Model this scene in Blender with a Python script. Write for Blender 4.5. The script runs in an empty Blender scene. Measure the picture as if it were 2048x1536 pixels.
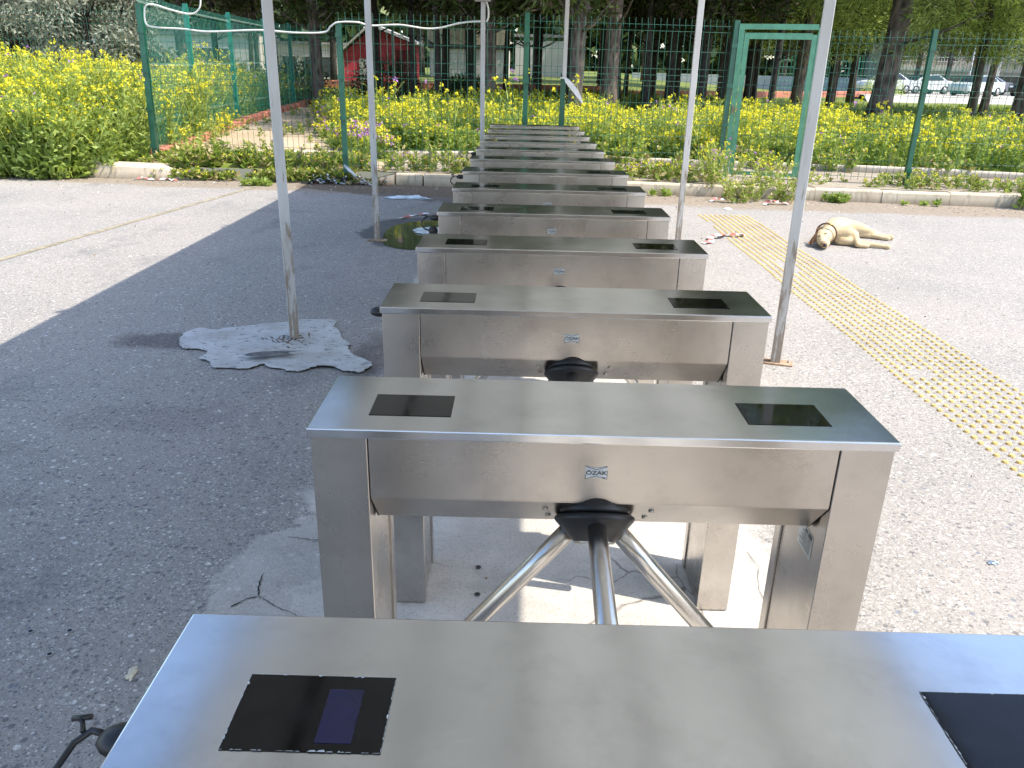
import bpy, bmesh, math, random
import numpy as np
from mathutils import Vector, Matrix, noise as mnoise
random.seed(7); RNG = np.random.default_rng(7)
scene = bpy.context.scene
COL = scene.collection

# ---------------------------------------------------------------- camera
cam_d = bpy.data.cameras.new('camera'); cam = bpy.data.objects.new('camera', cam_d); COL.objects.link(cam)
scene.camera = cam
cam_d.sensor_width = 36; cam_d.lens = 27.866; cam_d.clip_start = .05; cam_d.clip_end = 1000
CR = ((0.99968, 0.01277, 0.02179), (-0.02495, 0.36677, 0.92998), (-0.00389, 0.93022, -0.36697))
m = Matrix.Identity(4)
for i in range(3):
    m[i][0] = CR[0][i]; m[i][1] = CR[1][i]; m[i][2] = -CR[2][i]
m.translation = (0.42, -0.564, 1.772)
cam.matrix_world = m

# ---------------------------------------------------------------- world, sun, exposure
SUN = Vector((0.61, -0.18, 1)).normalized()
EL = math.asin(SUN.z); ROT = math.atan2(SUN.x, SUN.y)
w = bpy.data.worlds.new('World'); scene.world = w; w.use_nodes = True
nt = w.node_tree; bg = nt.nodes['Background']
sky = nt.nodes.new('ShaderNodeTexSky'); sky.sky_type = 'NISHITA'; sky.sun_disc = False
sky.sun_elevation = EL; sky.sun_rotation = ROT; sky.air_density = 1.0; sky.dust_density = 1.2; sky.ozone_density = .9
nt.links.new(sky.outputs[0], bg.inputs[0]); bg.inputs[1].default_value = 0.15
sl = bpy.data.lights.new('sun', 'SUN'); sl.energy = 2.7; sl.angle = math.radians(.55); sl.color = (1, .92, .80)
so = bpy.data.objects.new('sun', sl); COL.objects.link(so)
so.rotation_euler = SUN.to_track_quat('Z', 'Y').to_euler()
scene.view_settings.view_transform = 'Standard'; scene.view_settings.look = 'None'
scene.view_settings.exposure = 1.5; scene.view_settings.gamma = 1
scene.render.engine = 'CYCLES'
scene.cycles.max_bounces = 8; scene.cycles.diffuse_bounces = 3; scene.cycles.transparent_max_bounces = 8

# ---------------------------------------------------------------- helpers
def tag(o, label=None, cat=None, group=None, kind=None):
    if label: o['label'] = label
    if cat: o['category'] = cat
    if group: o['group'] = group
    if kind: o['kind'] = kind
    return o
def thing(name, label, cat, loc=(0, 0, 0), rz=0, group=None):
    o = bpy.data.objects.new(name, None); COL.objects.link(o); o.empty_display_size = .1
    o.location = loc; o.rotation_euler = (0, 0, rz)
    return tag(o, label, cat, group)
def link(name, me, mats, parent=None, smooth=False):
    if not isinstance(mats, (list, tuple)): mats = [mats]
    for mt in mats: me.materials.append(mt)
    if smooth: me.polygons.foreach_set('use_smooth', [True] * len(me.polygons))
    o = bpy.data.objects.new(name, me); COL.objects.link(o)
    if parent: o.parent = parent
    return o
def copy_tree(o, parent=None):
    c = o.copy(); COL.objects.link(c)
    if parent: c.parent = parent
    for ch in list(o.children): copy_tree(ch, c)
    return c

class MB:
    """collects shapes into one mesh"""
    def __init__(s): s.bm = bmesh.new()
    def box(s, x0, x1, y0, y1, z0, z1, bev=0, seg=1, mi=0):
        r = bmesh.ops.create_cube(s.bm, size=1)
        vs = r['verts']
        for v in vs:
            v.co = Vector((x0 + (v.co.x + .5) * (x1 - x0), y0 + (v.co.y + .5) * (y1 - y0), z0 + (v.co.z + .5) * (z1 - z0)))
        fs = {f for v in vs for f in v.link_faces}
        for f in fs: f.material_index = mi
        if bev:
            es = list({e for v in vs for e in v.link_edges})
            bmesh.ops.bevel(s.bm, geom=es, offset=bev, segments=seg, affect='EDGES', profile=.5)
        return s
    def prism(s, pts, a, b, mi=0):
        """pts: list of 3-D points of one end face; swept by vector b-a"""
        d = Vector(b) - Vector(a)
        v0 = [s.bm.verts.new(Vector(p)) for p in pts]; v1 = [s.bm.verts.new(Vector(p) + d) for p in pts]
        n = len(pts)
        fs = [s.bm.faces.new(v0), s.bm.faces.new(v1[::-1])]
        for i in range(n): fs.append(s.bm.faces.new([v0[i], v1[i], v1[(i + 1) % n], v0[(i + 1) % n]][::-1]))
        for f in fs: f.material_index = mi
        bmesh.ops.recalc_face_normals(s.bm, faces=fs)
        return s
    def tube(s, pts, r, n=8, mi=0, cap=True):
        pts = [Vector(p) for p in pts]; rings = []
        rr = r if isinstance(r, (list, tuple)) else [r] * len(pts)
        up = Vector((0, 0, 1))
        t0 = (pts[1] - pts[0]).normalized()
        a = t0.cross(up)
        if a.length < .05: a = t0.cross(Vector((0, 1, 0)))
        a.normalize()
        for i, p in enumerate(pts):
            t = (pts[min(i + 1, len(pts) - 1)] - pts[max(i - 1, 0)]).normalized()
            a = (a - t * a.dot(t)).normalized(); b = t.cross(a)
            rings.append([s.bm.verts.new(p + (a * math.cos(2 * math.pi * k / n) + b * math.sin(2 * math.pi * k / n)) * rr[i]) for k in range(n)])
        for i in range(len(rings) - 1):
            for k in range(n):
                f = s.bm.faces.new([rings[i][k], rings[i][(k + 1) % n], rings[i + 1][(k + 1) % n], rings[i + 1][k]]); f.smooth = n > 4; f.material_index = mi
        if cap:
            for rg in (rings[0][::-1], rings[-1]):
                f = s.bm.faces.new(rg); f.material_index = mi
        return s
    def ball(s, c, r, sub=2, mi=0):
        r3 = r if isinstance(r, (list, tuple)) else (r, r, r)
        g = bmesh.ops.create_icosphere(s.bm, subdivisions=sub, radius=1)
        for v in g['verts']: v.co = Vector((c[0] + v.co.x * r3[0], c[1] + v.co.y * r3[1], c[2] + v.co.z * r3[2]))
        for f in {f for v in g['verts'] for f in v.link_faces}: f.smooth = True; f.material_index = mi
        return s
    def lathe(s, prof, n=32, axis_pt=(0, 0, 0), axis=(0, 0, 1), mi=0, sharp=False):
        """prof: (r, t) pairs along axis"""
        ax = Vector(axis).normalized(); a = ax.orthogonal().normalized(); b = ax.cross(a); o = Vector(axis_pt); rings = []
        for r, t in prof:
            rings.append([s.bm.verts.new(o + ax * t + (a * math.cos(2 * math.pi * k / n) + b * math.sin(2 * math.pi * k / n)) * max(r, 1e-4)) for k in range(n)])
        for i in range(len(rings) - 1):
            for k in range(n):
                f = s.bm.faces.new([rings[i][k], rings[i][(k + 1) % n], rings[i + 1][(k + 1) % n], rings[i + 1][k]]); f.smooth = not sharp; f.material_index = mi
        for rg in (rings[0][::-1], rings[-1]):
            f = s.bm.faces.new(rg); f.material_index = mi
        return s
    def mesh(s, name):
        bmesh.ops.recalc_face_normals(s.bm, faces=s.bm.faces)
        me = bpy.data.meshes.new(name); s.bm.to_mesh(me); s.bm.free(); return me
    def build(s, name, mats, parent=None): return link(name, s.mesh(name), mats, parent)

def quads_mesh(name, V, mi=None):
    """V: (n,4,3)"""
    n = len(V); me = bpy.data.meshes.new(name)
    me.vertices.add(4 * n); me.vertices.foreach_set('co', np.asarray(V, np.float32).ravel())
    me.loops.add(4 * n); me.loops.foreach_set('vertex_index', np.arange(4 * n, dtype=np.int32))
    me.polygons.add(n); me.polygons.foreach_set('loop_start', np.arange(0, 4 * n, 4, dtype=np.int32))
    me.polygons.foreach_set('loop_total', np.full(n, 4, np.int32))
    if mi is not None: me.polygons.foreach_set('material_index', np.asarray(mi, np.int32))
    me.update(calc_edges=True); return me
def unit(a): return a / np.maximum(np.linalg.norm(a, axis=-1, keepdims=True), 1e-9)
def leaves(C, D, L, W, rng=RNG):
    """diamond leaves: base C, direction D (n,3), length, width"""
    n = len(C); D = unit(D); r = unit(rng.normal(size=(n, 3))); S = unit(np.cross(D, r))
    L = np.broadcast_to(L, (n,))[:, None]; W = np.broadcast_to(W, (n,))[:, None]
    return np.stack([C, C + D * L * .5 + S * W * .5, C + D * L, C + D * L * .5 - S * W * .5], 1)

# ---------------------------------------------------------------- materials
def mat(name):
    m = bpy.data.materials.new(name); m.use_nodes = True
    n = m.node_tree; b = n.nodes['Principled BSDF']; return m, n, b
def N(n, t, **k):
    x = n.nodes.new(t)
    for a, v in k.items(): setattr(x, a, v)
    return x
def ramp(n, src, stops, mode='LINEAR'):
    r = N(n, 'ShaderNodeValToRGB'); r.color_ramp.interpolation = mode
    e = r.color_ramp.elements
    while len(e) < len(stops): e.new(.5)
    for i, (p, c) in enumerate(stops):
        e[i].position = p; e[i].color = (c, c, c, 1) if isinstance(c, (int, float)) else (*c, 1)
    n.links.new(src, r.inputs[0]); return r.outputs[0]
def noise(n, vec, scale, det=4, rough=.5, dim='3D'):
    x = N(n, 'ShaderNodeTexNoise'); x.inputs['Scale'].default_value = scale; x.inputs['Detail'].default_value = det; x.inputs['Roughness'].default_value = rough
    if vec is not None: n.links.new(vec, x.inputs['Vector'])
    return x.outputs['Fac']
def vor(n, vec, scale, feature='F1', out='Distance'):
    x = N(n, 'ShaderNodeTexVoronoi'); x.feature = feature; x.inputs['Scale'].default_value = scale
    if vec is not None: n.links.new(vec, x.inputs['Vector'])
    return x.outputs[out]
def mixc(n, f, a, b, mode='MIX'):
    x = N(n, 'ShaderNodeMix', data_type='RGBA', blend_type=mode)
    for k, s, v in ((0, x.inputs[0], f), (1, x.inputs[6], a), (1, x.inputs[7], b)):
        if hasattr(v, 'links'): n.links.new(v, s)
        elif isinstance(v, (int, float)): s.default_value = v if k == 0 else (v, v, v, 1)
        else: s.default_value = (*v, 1)
    return x.outputs[2]
def M_(n, op, a, b=None, c=None, clamp=False):
    x = N(n, 'ShaderNodeMath', operation=op); x.use_clamp = clamp
    for i, v in enumerate((a, b, c)):
        if v is None: continue
        if hasattr(v, 'links'): n.links.new(v, x.inputs[i])
        else: x.inputs[i].default_value = v
    return x.outputs[0]
def vmul(n, vec, s):
    x = N(n, 'ShaderNodeMapping'); n.links.new(vec, x.inputs[0]); x.inputs['Scale'].default_value = s; return x.outputs[0]
def bump(n, b, h, strength=.3, dist=.01):
    x = N(n, 'ShaderNodeBump'); x.inputs['Strength'].default_value = strength; x.inputs['Distance'].default_value = dist
    n.links.new(h, x.inputs['Height']); n.links.new(x.outputs[0], b.inputs['Normal'])
def coord(n, kind='Object'):
    if kind == 'World': return N(n, 'ShaderNodeNewGeometry').outputs['Position']
    return N(n, 'ShaderNodeTexCoord').outputs[kind]
def plain(name, c, rough=.6, metal=0, var=.12, vs=6, bmp=0, spec=.5):
    m, n, b = mat(name); co = coord(n)
    f = noise(n, co, vs, 5)
    lo = tuple(x * (1 - var) for x in c); hi = tuple(min(1, x * (1 + var)) for x in c)
    n.links.new(ramp(n, f, [(.3, lo), (.7, hi)]), b.inputs['Base Color'])
    b.inputs['Roughness'].default_value = rough; b.inputs['Metallic'].default_value = metal
    b.inputs['Specular IOR Level'].default_value = spec
    if bmp: bump(n, b, noise(n, co, vs * 8, 4), bmp, .004)
    return m
def leafmat(name, c, c2=None, trans=.35, rough=.55, scale=1.3):
    m, n, b = mat(name); geo = N(n, 'ShaderNodeNewGeometry')
    c2 = c2 or tuple(x * 1.5 for x in c)
    f = noise(n, geo.outputs['Position'], scale, 3)
    f = M_(n, 'ADD', M_(n, 'MULTIPLY', f, .6), M_(n, 'MULTIPLY', geo.outputs['Random Per Island'], .4))
    col = ramp(n, f, [(.3, c), (.7, c2)])
    n.links.new(col, b.inputs['Base Color']); b.inputs['Roughness'].default_value = rough; b.inputs['Specular IOR Level'].default_value = .3
    tr = N(n, 'ShaderNodeBsdfTranslucent'); n.links.new(col, tr.inputs[0])
    mx = N(n, 'ShaderNodeMixShader'); mx.inputs[0].default_value = trans
    n.links.new(b.outputs[0], mx.inputs[1]); n.links.new(tr.outputs[0], mx.inputs[2])
    n.links.new(mx.outputs[0], n.nodes['Material Output'].inputs[0]); return m

def steel(name, col=(.54, .50, .455), r0=.24, r1=.34, brush=(3, 160, 160), smudge=.25, bs=.02):
    m, n, b = mat(name); co = coord(n)
    oi = N(n, 'ShaderNodeObjectInfo').outputs['Random']
    ad = N(n, 'ShaderNodeVectorMath', operation='ADD'); n.links.new(co, ad.inputs[0])
    cb = N(n, 'ShaderNodeCombineXYZ'); n.links.new(M_(n, 'MULTIPLY', oi, 2.3), cb.inputs[0]); n.links.new(M_(n, 'MULTIPLY', oi, 1.1), cb.inputs[2]); n.links.new(cb.outputs[0], ad.inputs[1])
    co = ad.outputs[0]
    s = noise(n, co, 5, 6, .6); s2 = noise(n, co, 22, 5, .6)
    lines = noise(n, vmul(n, co, brush), 1.5, 2, .6)
    dirt = ramp(n, noise(n, vmul(n, co, (1, 1, 1.3)), 55, 2, .5), [(.62, 1), (.76, .7)])
    dm = ramp(n, noise(n, co, 2.5, 3, .5), [(.42, 0), (.68, 1)])
    base = mixc(n, ramp(n, s, [(.3, 0), (.7, 1)]), tuple(x * .9 for x in col), tuple(x * 1.06 for x in col))
    base = mixc(n, bs, base, lines, 'OVERLAY')
    cl = ramp(n, noise(n, co, 7, 6, .7), [(.3, .86), (.5, 1), (.66, 1.0), (.78, 1.1)])
    base = mixc(n, 1, base, cl, 'MULTIPLY')
    base = mixc(n, M_(n, 'MULTIPLY', dm, smudge), base, mixc(n, 1, base, dirt, 'MULTIPLY'))
    n.links.new(base, b.inputs['Base Color']); b.inputs['Metallic'].default_value = 1
    s = noise(n, co, 3, 2, .4); s2 = noise(n, co, 9, 3, .5)
    rr = N(n, 'ShaderNodeMapRange'); n.links.new(M_(n, 'ADD', M_(n, 'MULTIPLY', s2, .5), M_(n, 'MULTIPLY', s, .5)), rr.inputs[0])
    rr.inputs[1].default_value = .3; rr.inputs[2].default_value = .7; rr.inputs[3].default_value = r0; rr.inputs[4].default_value = r1
    n.links.new(M_(n, 'ADD', rr.outputs[0], M_(n, 'MULTIPLY', M_(n, 'SUBTRACT', lines, .5), bs)), b.inputs['Roughness'])
    return m

M = {}
M['steel'] = steel('brushed_steel')
M['steel_cap'] = steel('brushed_steel_top', (.66, .66, .66), .14, .22, (3, 120, 120), .3, .012)
M['steel_v'] = steel('brushed_steel_leg', (.54, .505, .465), .22, .33, (120, 120, 3), .15, .015)
M['chrome'] = steel('polished_steel', (.64, .61, .57), .2, .28, (60, 60, 60), .1, .01)
M['black'] = plain('black_plastic', (.012, .012, .013), .42, var=.3)
m_, n_, b_ = mat('reader_glass'); co = coord(n_)
n_.links.new(ramp(n_, noise(n_, co, 30, 3), [(.4, (.003, .003, .003)), (.75, (.008, .008, .009))]), b_.inputs['Base Color'])
n_.links.new(ramp(n_, noise(n_, co, 18, 5, .65), [(.4, .03), (.7, .12)]), b_.inputs['Roughness']); b_.inputs['Specular IOR Level'].default_value = .3
M['glass'] = m_
M['display'] = plain('dark_blue_display', (.006, .007, .045), .12, var=.25, vs=20)
M['chip'] = plain('chipped_glass_edge', (.42, .46, .48), .35, var=.3, vs=80)
M['sticker'] = plain('silver_sticker', (.55, .58, .58), .3, .3, var=.2, vs=60)
M['ink'] = plain('sticker_print', (.07, .07, .075), .5)
M['greenink'] = plain('green_ring_print', (.12, .3, .2), .5)
M['screw'] = plain('screw_steel', (.42, .39, .35), .35, .9, var=.3, vs=90)
M['gap'] = plain('dark_gap', (.02, .018, .016), .8)
M['rubber'] = plain('black_cable', (.014, .014, .016), .35)

def post_mat():
    m, n, b = mat('galvanised_post'); co = coord(n)
    z = N(n, 'ShaderNodeSeparateXYZ'); n.links.new(co, z.inputs[0])
    low = N(n, 'ShaderNodeMapRange'); n.links.new(z.outputs[2], low.inputs[0]); low.inputs[1].default_value = 1.3; low.inputs[2].default_value = 0.0; low.inputs[3].default_value = 0; low.inputs[4].default_value = .25
    f = M_(n, 'ADD', noise(n, vmul(n, co, (14, 14, 2.2)), 2, 6, .65), low.outputs[0])
    rust = ramp(n, f, [(.62, 0), (.72, 1)])
    base = ramp(n, noise(n, vmul(n, co, (8, 8, 1)), 2, 4), [(.3, (.44, .425, .40)), (.7, (.57, .56, .55))])
    c = mixc(n, M_(n, 'MULTIPLY', rust, .75), base, mixc(n, noise(n, co, 30), (.10, .06, .035), (.3, .22, .13)))
    n.links.new(c, b.inputs['Base Color']); b.inputs['Roughness'].default_value = .5; b.inputs['Metallic'].default_value = .15
    bump(n, b, noise(n, co, 60, 4), .15, .002); return m
M['post'] = post_mat()
M['post_rust'] = plain('rusty_plate', (.3, .2, .13), .8, var=.45, vs=18, bmp=.4)
M['canopy'] = leafmat('canopy_sheet', (.61, .62, .60), (.69, .70, .68), .48, .5, .6)
M['rafter'] = plain('grey_rafter', (.3, .3, .29), .5)
M['fence'] = plain('green_fence_paint', (.009, .092, .056), .28, var=.2, spec=.6)
M['fence_l'] = plain('green_gate_paint', (.10, .29, .17), .4, var=.15, vs=9)
M['fence_far'] = plain('teal_fence_paint', (.02, .19, .145), .35, var=.2)
M['wire_white'] = plain('white_cable', (.72, .71, .64), .5, var=.15, vs=8)
M['tape'] = plain('white_tape', (.75, .75, .75), .4)
M['red'] = plain('red_tape', (.6, .16, .14), .45)
M['yellow'] = plain('yellow_stud', (.56, .39, .14), .6, var=.25, vs=3)
M['plastic_bag'] = plain('pale_plastic', (.6, .68, .74), .25, var=.2, vs=20)
M['scrap1'] = plain('crushed_metal', (.35, .42, .5), .3, .7, var=.5, vs=12)
M['scrap2'] = plain('brown_scrap', (.25, .14, .09), .6, var=.5, vs=12)

def kerb_mat(name, c1, c2, dirt=(.16, .13, .09), zmin=0, zdirt=.08):
    m, n, b = mat(name); co = coord(n, 'World')
    c = ramp(n, noise(n, co, 3, 6, .6), [(.3, c1), (.7, c2)])
    st = ramp(n, noise(n, vmul(n, co, (9, 9, 1.4)), 1.6, 5, .65), [(.54, 0), (.66, 1)])
    c = mixc(n, M_(n, 'MULTIPLY', st, .45), c, dirt)
    z = N(n, 'ShaderNodeSeparateXYZ'); n.links.new(co, z.inputs[0])
    lo = N(n, 'ShaderNodeMapRange'); n.links.new(M_(n, 'ADD', z.outputs[2], M_(n, 'MULTIPLY', noise(n, co, 9), -.06)), lo.inputs[0]); lo.inputs[1].default_value = zmin + zdirt; lo.inputs[2].default_value = zmin - .04
    c = mixc(n, M_(n, 'MULTIPLY', lo.outputs[0], .8), c, dirt)
    n.links.new(c, b.inputs['Base Color']); b.inputs['Roughness'].default_value = .85
    bump(n, b, noise(n, co, 70, 5, .6), .4, .006); return m
M['kerb'] = kerb_mat('kerb_stone', (.46, .38, .27), (.60, .52, .40))
M['kerb_far'] = kerb_mat('kerb_stone_far', (.42, .37, .3), (.55, .5, .42), zmin=.19)
M['kerb_red'] = kerb_mat('red_painted_kerb', (.40, .13, .09), (.55, .22, .15), (.3, .2, .13), zmin=.19, zdirt=.04)

def ground_mat():
    m, n, b = mat('weathered_aggregate_concrete'); co = coord(n, 'World')
    sp = N(n, 'ShaderNodeSeparateXYZ'); n.links.new(co, sp.inputs[0]); X, Y = sp.outputs[0], sp.outputs[1]
    flat = vmul(n, co, (1, 1, 0))
    wob = noise(n, flat, .9, 5, .6); wob2 = noise(n, flat, 5, 5, .65); fine = noise(n, flat, 170, 3, .7)
    c = ramp(n, noise(n, flat, .55, 4, .6), [(.32, (.37, .355, .325)), (.68, (.49, .455, .405))])
    c = mixc(n, ramp(n, noise(n, flat, 12, 5, .7), [(.35, 0), (.65, .5)]), c, (.29, .275, .255))
    c = mixc(n, ramp(n, noise(n, flat, 48, 4, .75), [(.47, .55), (.56, 0)]), c, (.17, .16, .15))
    c = mixc(n, ramp(n, noise(n, flat, .8, 3, .5), [(.4, 0), (.62, .5)]), c, (.40, .36, .33))
    # pebbles of several sizes, coloured cell by cell
    for sc, th, amt in ((62, .30, .8), (120, .36, .8), (30, .24, .75)):
        v = N(n, 'ShaderNodeTexVoronoi'); v.inputs['Scale'].default_value = sc; n.links.new(flat, v.inputs['Vector'])
        hs = N(n, 'ShaderNodeSeparateColor'); n.links.new(v.outputs['Color'], hs.inputs[0])
        pc = ramp(n, hs.outputs[0], [(0, (.10, .10, .11)), (.3, (.14, .17, .22)), (.36, (.34, .32, .30)), (.68, (.46, .44, .41)), (.86, (.56, .54, .5)), (.9, (.78, .76, .72))], 'CONSTANT')
        mk = M_(n, 'MULTIPLY', ramp(n, v.outputs['Distance'], [(th, 1), (th + .12, 0)]), ramp(n, hs.outputs[1], [(.45, 0), (.5, amt)]))
        c = mixc(n, mk, c, pc)
    c = mixc(n, ramp(n, fine, [(.35, .55), (.6, 0)]), c, (.12, .115, .11))
    # large stains on the left
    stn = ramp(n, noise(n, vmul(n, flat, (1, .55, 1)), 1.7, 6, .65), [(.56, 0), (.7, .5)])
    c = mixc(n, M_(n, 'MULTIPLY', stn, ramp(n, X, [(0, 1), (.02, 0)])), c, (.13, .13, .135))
    # smooth cement screed band below the gates
    dx = M_(n, 'ABSOLUTE', M_(n, 'SUBTRACT', X, .56))
    edge = M_(n, 'ADD', dx, M_(n, 'MULTIPLY', M_(n, 'SUBTRACT', wob, .5), 1.4))
    edge = M_(n, 'ADD', edge, M_(n, 'MULTIPLY', M_(n, 'SUBTRACT', wob2, .5), .5))
    band = ramp(n, edge, [(.84, 1), (.92, 0)])
    bx2 = M_(n, 'POWER', M_(n, 'DIVIDE', M_(n, 'ADD', X, .36), .30), 2.0); by2 = M_(n, 'POWER', M_(n, 'DIVIDE', M_(n, 'SUBTRACT', Y, 1.86), .5), 2.0)
    bb = ramp(n, M_(n, 'ADD', M_(n, 'MULTIPLY', M_(n, 'ADD', bx2, by2), .5), M_(n, 'MULTIPLY', M_(n, 'SUBTRACT', wob2, .5), .9)), [(.45, 1), (.52, 0)])
    band = M_(n, 'MAXIMUM', band, M_(n, 'MULTIPLY', bb, .65))
    cem = ramp(n, noise(n, flat, 3.4, 6, .65), [(.3, (.40, .375, .34)), (.5, (.50, .47, .43)), (.72, (.60, .57, .52))])
    cem = mixc(n, ramp(n, noise(n, flat, 95, 4, .75), [(.54, 0), (.64, .6)]), cem, (.2, .19, .175))
    cem = mixc(n, ramp(n, noise(n, flat, 2.2, 6, .7), [(.57, 0), (.72, .55)]), cem, (.17, .15, .135))
    dn = N(n, 'ShaderNodeTexNoise'); dn.inputs['Scale'].default_value = 3; dn.inputs['Detail'].default_value = 5; n.links.new(flat, dn.inputs['Vector'])
    dv = N(n, 'ShaderNodeVectorMath', operation='MULTIPLY_ADD'); n.links.new(dn.outputs['Color'], dv.inputs[0]); dv.inputs[1].default_value = (.35, .35, 0); n.links.new(flat, dv.inputs[2])
    cr = M_(n, 'MULTIPLY', ramp(n, vor(n, dv.outputs[0], 1.3, 'DISTANCE_TO_EDGE'), [(.0015, 1), (.005, 0)]), ramp(n, noise(n, flat, 1.6, 2), [(.5, 0), (.56, 1)]))
    cem = mixc(n, M_(n, 'MULTIPLY', cr, .85), cem, (.08, .07, .06))
    c = mixc(n, M_(n, 'MULTIPLY', band, ramp(n, wob2, [(.3, .55), (.5, .95)])), c, cem)
    # brown dirt gathered along the kerb
    kd = M_(n, 'SUBTRACT', M_(n, 'ADD', M_(n, 'MULTIPLY', X, -.1), 12.5), Y)          # distance in front of the kerb
    kd = M_(n, 'ADD', kd, M_(n, 'MULTIPLY', M_(n, 'SUBTRACT', wob, .5), .9))
    dirtm = M_(n, 'MULTIPLY', ramp(n, M_(n, 'DIVIDE', kd, 4), [(.24, 1), (.3, 0)]), .82)
    dc = ramp(n, noise(n, flat, 14, 6, .7), [(.3, (.15, .12, .09)), (.7, (.33, .265, .19))])
    c = mixc(n, dirtm, c, dc)
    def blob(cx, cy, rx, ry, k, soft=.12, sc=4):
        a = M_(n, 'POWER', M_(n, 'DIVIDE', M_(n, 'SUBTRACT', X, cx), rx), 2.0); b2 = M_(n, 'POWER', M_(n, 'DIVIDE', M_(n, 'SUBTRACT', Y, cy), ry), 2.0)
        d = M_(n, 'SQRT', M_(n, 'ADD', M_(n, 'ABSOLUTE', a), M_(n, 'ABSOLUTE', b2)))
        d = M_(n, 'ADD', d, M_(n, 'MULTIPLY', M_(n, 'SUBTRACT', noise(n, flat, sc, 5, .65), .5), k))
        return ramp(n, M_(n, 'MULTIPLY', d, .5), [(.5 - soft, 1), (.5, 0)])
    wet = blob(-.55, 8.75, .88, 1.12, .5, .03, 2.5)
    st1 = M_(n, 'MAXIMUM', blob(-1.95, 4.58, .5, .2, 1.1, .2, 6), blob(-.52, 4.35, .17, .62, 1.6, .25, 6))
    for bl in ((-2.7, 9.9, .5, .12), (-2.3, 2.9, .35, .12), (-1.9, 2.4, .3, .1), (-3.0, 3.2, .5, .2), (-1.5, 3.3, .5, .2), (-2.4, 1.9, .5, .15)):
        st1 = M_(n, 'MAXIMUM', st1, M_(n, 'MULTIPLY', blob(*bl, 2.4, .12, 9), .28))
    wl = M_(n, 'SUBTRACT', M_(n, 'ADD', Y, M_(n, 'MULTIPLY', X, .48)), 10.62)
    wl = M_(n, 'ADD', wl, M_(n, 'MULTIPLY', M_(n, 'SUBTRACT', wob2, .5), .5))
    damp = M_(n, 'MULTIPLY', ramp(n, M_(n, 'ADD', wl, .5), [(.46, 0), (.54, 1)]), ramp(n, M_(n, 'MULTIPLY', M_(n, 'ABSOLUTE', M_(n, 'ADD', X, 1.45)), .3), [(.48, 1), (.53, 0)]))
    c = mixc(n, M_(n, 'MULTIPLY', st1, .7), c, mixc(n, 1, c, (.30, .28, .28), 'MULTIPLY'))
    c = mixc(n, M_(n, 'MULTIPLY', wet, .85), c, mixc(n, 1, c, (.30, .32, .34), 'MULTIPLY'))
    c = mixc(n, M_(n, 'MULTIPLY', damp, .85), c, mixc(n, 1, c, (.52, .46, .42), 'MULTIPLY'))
    # loose soil round the foot of the left post
    c = mixc(n, M_(n, 'MULTIPLY', blob(-.2, 4.9, .5, 1.1, .8, .3, 3), .5), c, (.37, .32, .27))
    n.links.new(c, b.inputs['Base Color'])
    b.inputs['Roughness'].default_value = .82; b.inputs['Specular IOR Level'].default_value = .35
    h = M_(n, 'ADD', M_(n, 'MULTIPLY', vor(n, flat, 75), .6), fine)
    bump(n, b, h, .5, .006); return m
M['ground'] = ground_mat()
def soil_mat(name, c1, c2, c3, sc=1.2):
    m, n, b = mat(name); co = coord(n, 'World')
    c = ramp(n, noise(n, co, sc, 6, .65), [(.3, c1), (.5, c2), (.7, c3)])
    c = mixc(n, ramp(n, noise(n, co, 25, 5, .7), [(.4, .5), (.65, 0)]), c, tuple(x * .55 for x in c1))
    n.links.new(c, b.inputs['Base Color']); b.inputs['Roughness'].default_value = .95
    bump(n, b, noise(n, co, 30, 5, .7), .6, .03); return m
M['soil'] = soil_mat('bed_soil', (.06, .07, .025), (.09, .11, .03), (.14, .13, .07))
M['lawn'] = soil_mat('sunny_lawn', (.09, .13, .02), (.17, .21, .035), (.24, .25, .06), .45)
M['pave'] = soil_mat('pavement_strip', (.30, .25, .19), (.38, .33, .26), (.45, .40, .32), 1.5)
M['path'] = soil_mat('sandy_path', (.40, .31, .2), (.5, .40, .27), (.58, .49, .36), .8)
M['wet'] = plain('damp_ground', (.075, .078, .08), .35, var=.35, vs=25, bmp=.5)
M['darkdamp'] = plain('dark_gravel', (.13, .125, .12), .8, var=.5, vs=30, bmp=.6)
M['stain'] = plain('dark_bitumen_stain', (.15, .14, .135), .7, var=.5, vs=30, bmp=.5)
m_, n_, b_ = mat('puddle_water'); b_.inputs['Base Color'].default_value = (.10, .11, .04, 1); b_.inputs['Roughness'].default_value = .06; b_.inputs['Specular IOR Level'].default_value = .9  # murky water; its olive tone also paints in the mirrored plants
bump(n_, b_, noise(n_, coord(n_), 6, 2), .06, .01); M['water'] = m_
def slab_mat():
    m, n, b = mat('flaking_cement_skin'); co = coord(n, 'World')
    c = ramp(n, noise(n, co, 4, 6, .65), [(.3, (.40, .40, .385)), (.7, (.55, .55, .54))])
    c = mixc(n, ramp(n, noise(n, vmul(n, co, (1, 2.2, 1)), 16, 6, .75), [(.57, 0), (.62, .9)]), c, (.09, .085, .08))
    c = mixc(n, ramp(n, noise(n, vmul(n, co, (1, 2.2, 1)), 60, 4, .7), [(.6, 0), (.66, .7)]), c, (.12, .115, .11))
    c = mixc(n, ramp(n, noise(n, co, 2.6, 4, .6), [(.5, 0), (.66, .55)]), c, (.34, .30, .26))
    n.links.new(c, b.inputs['Base Color']); b.inputs['Roughness'].default_value = .8; bump(n, b, noise(n, co, 30, 5), .4, .01); return m
M['slab'] = slab_mat()

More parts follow.
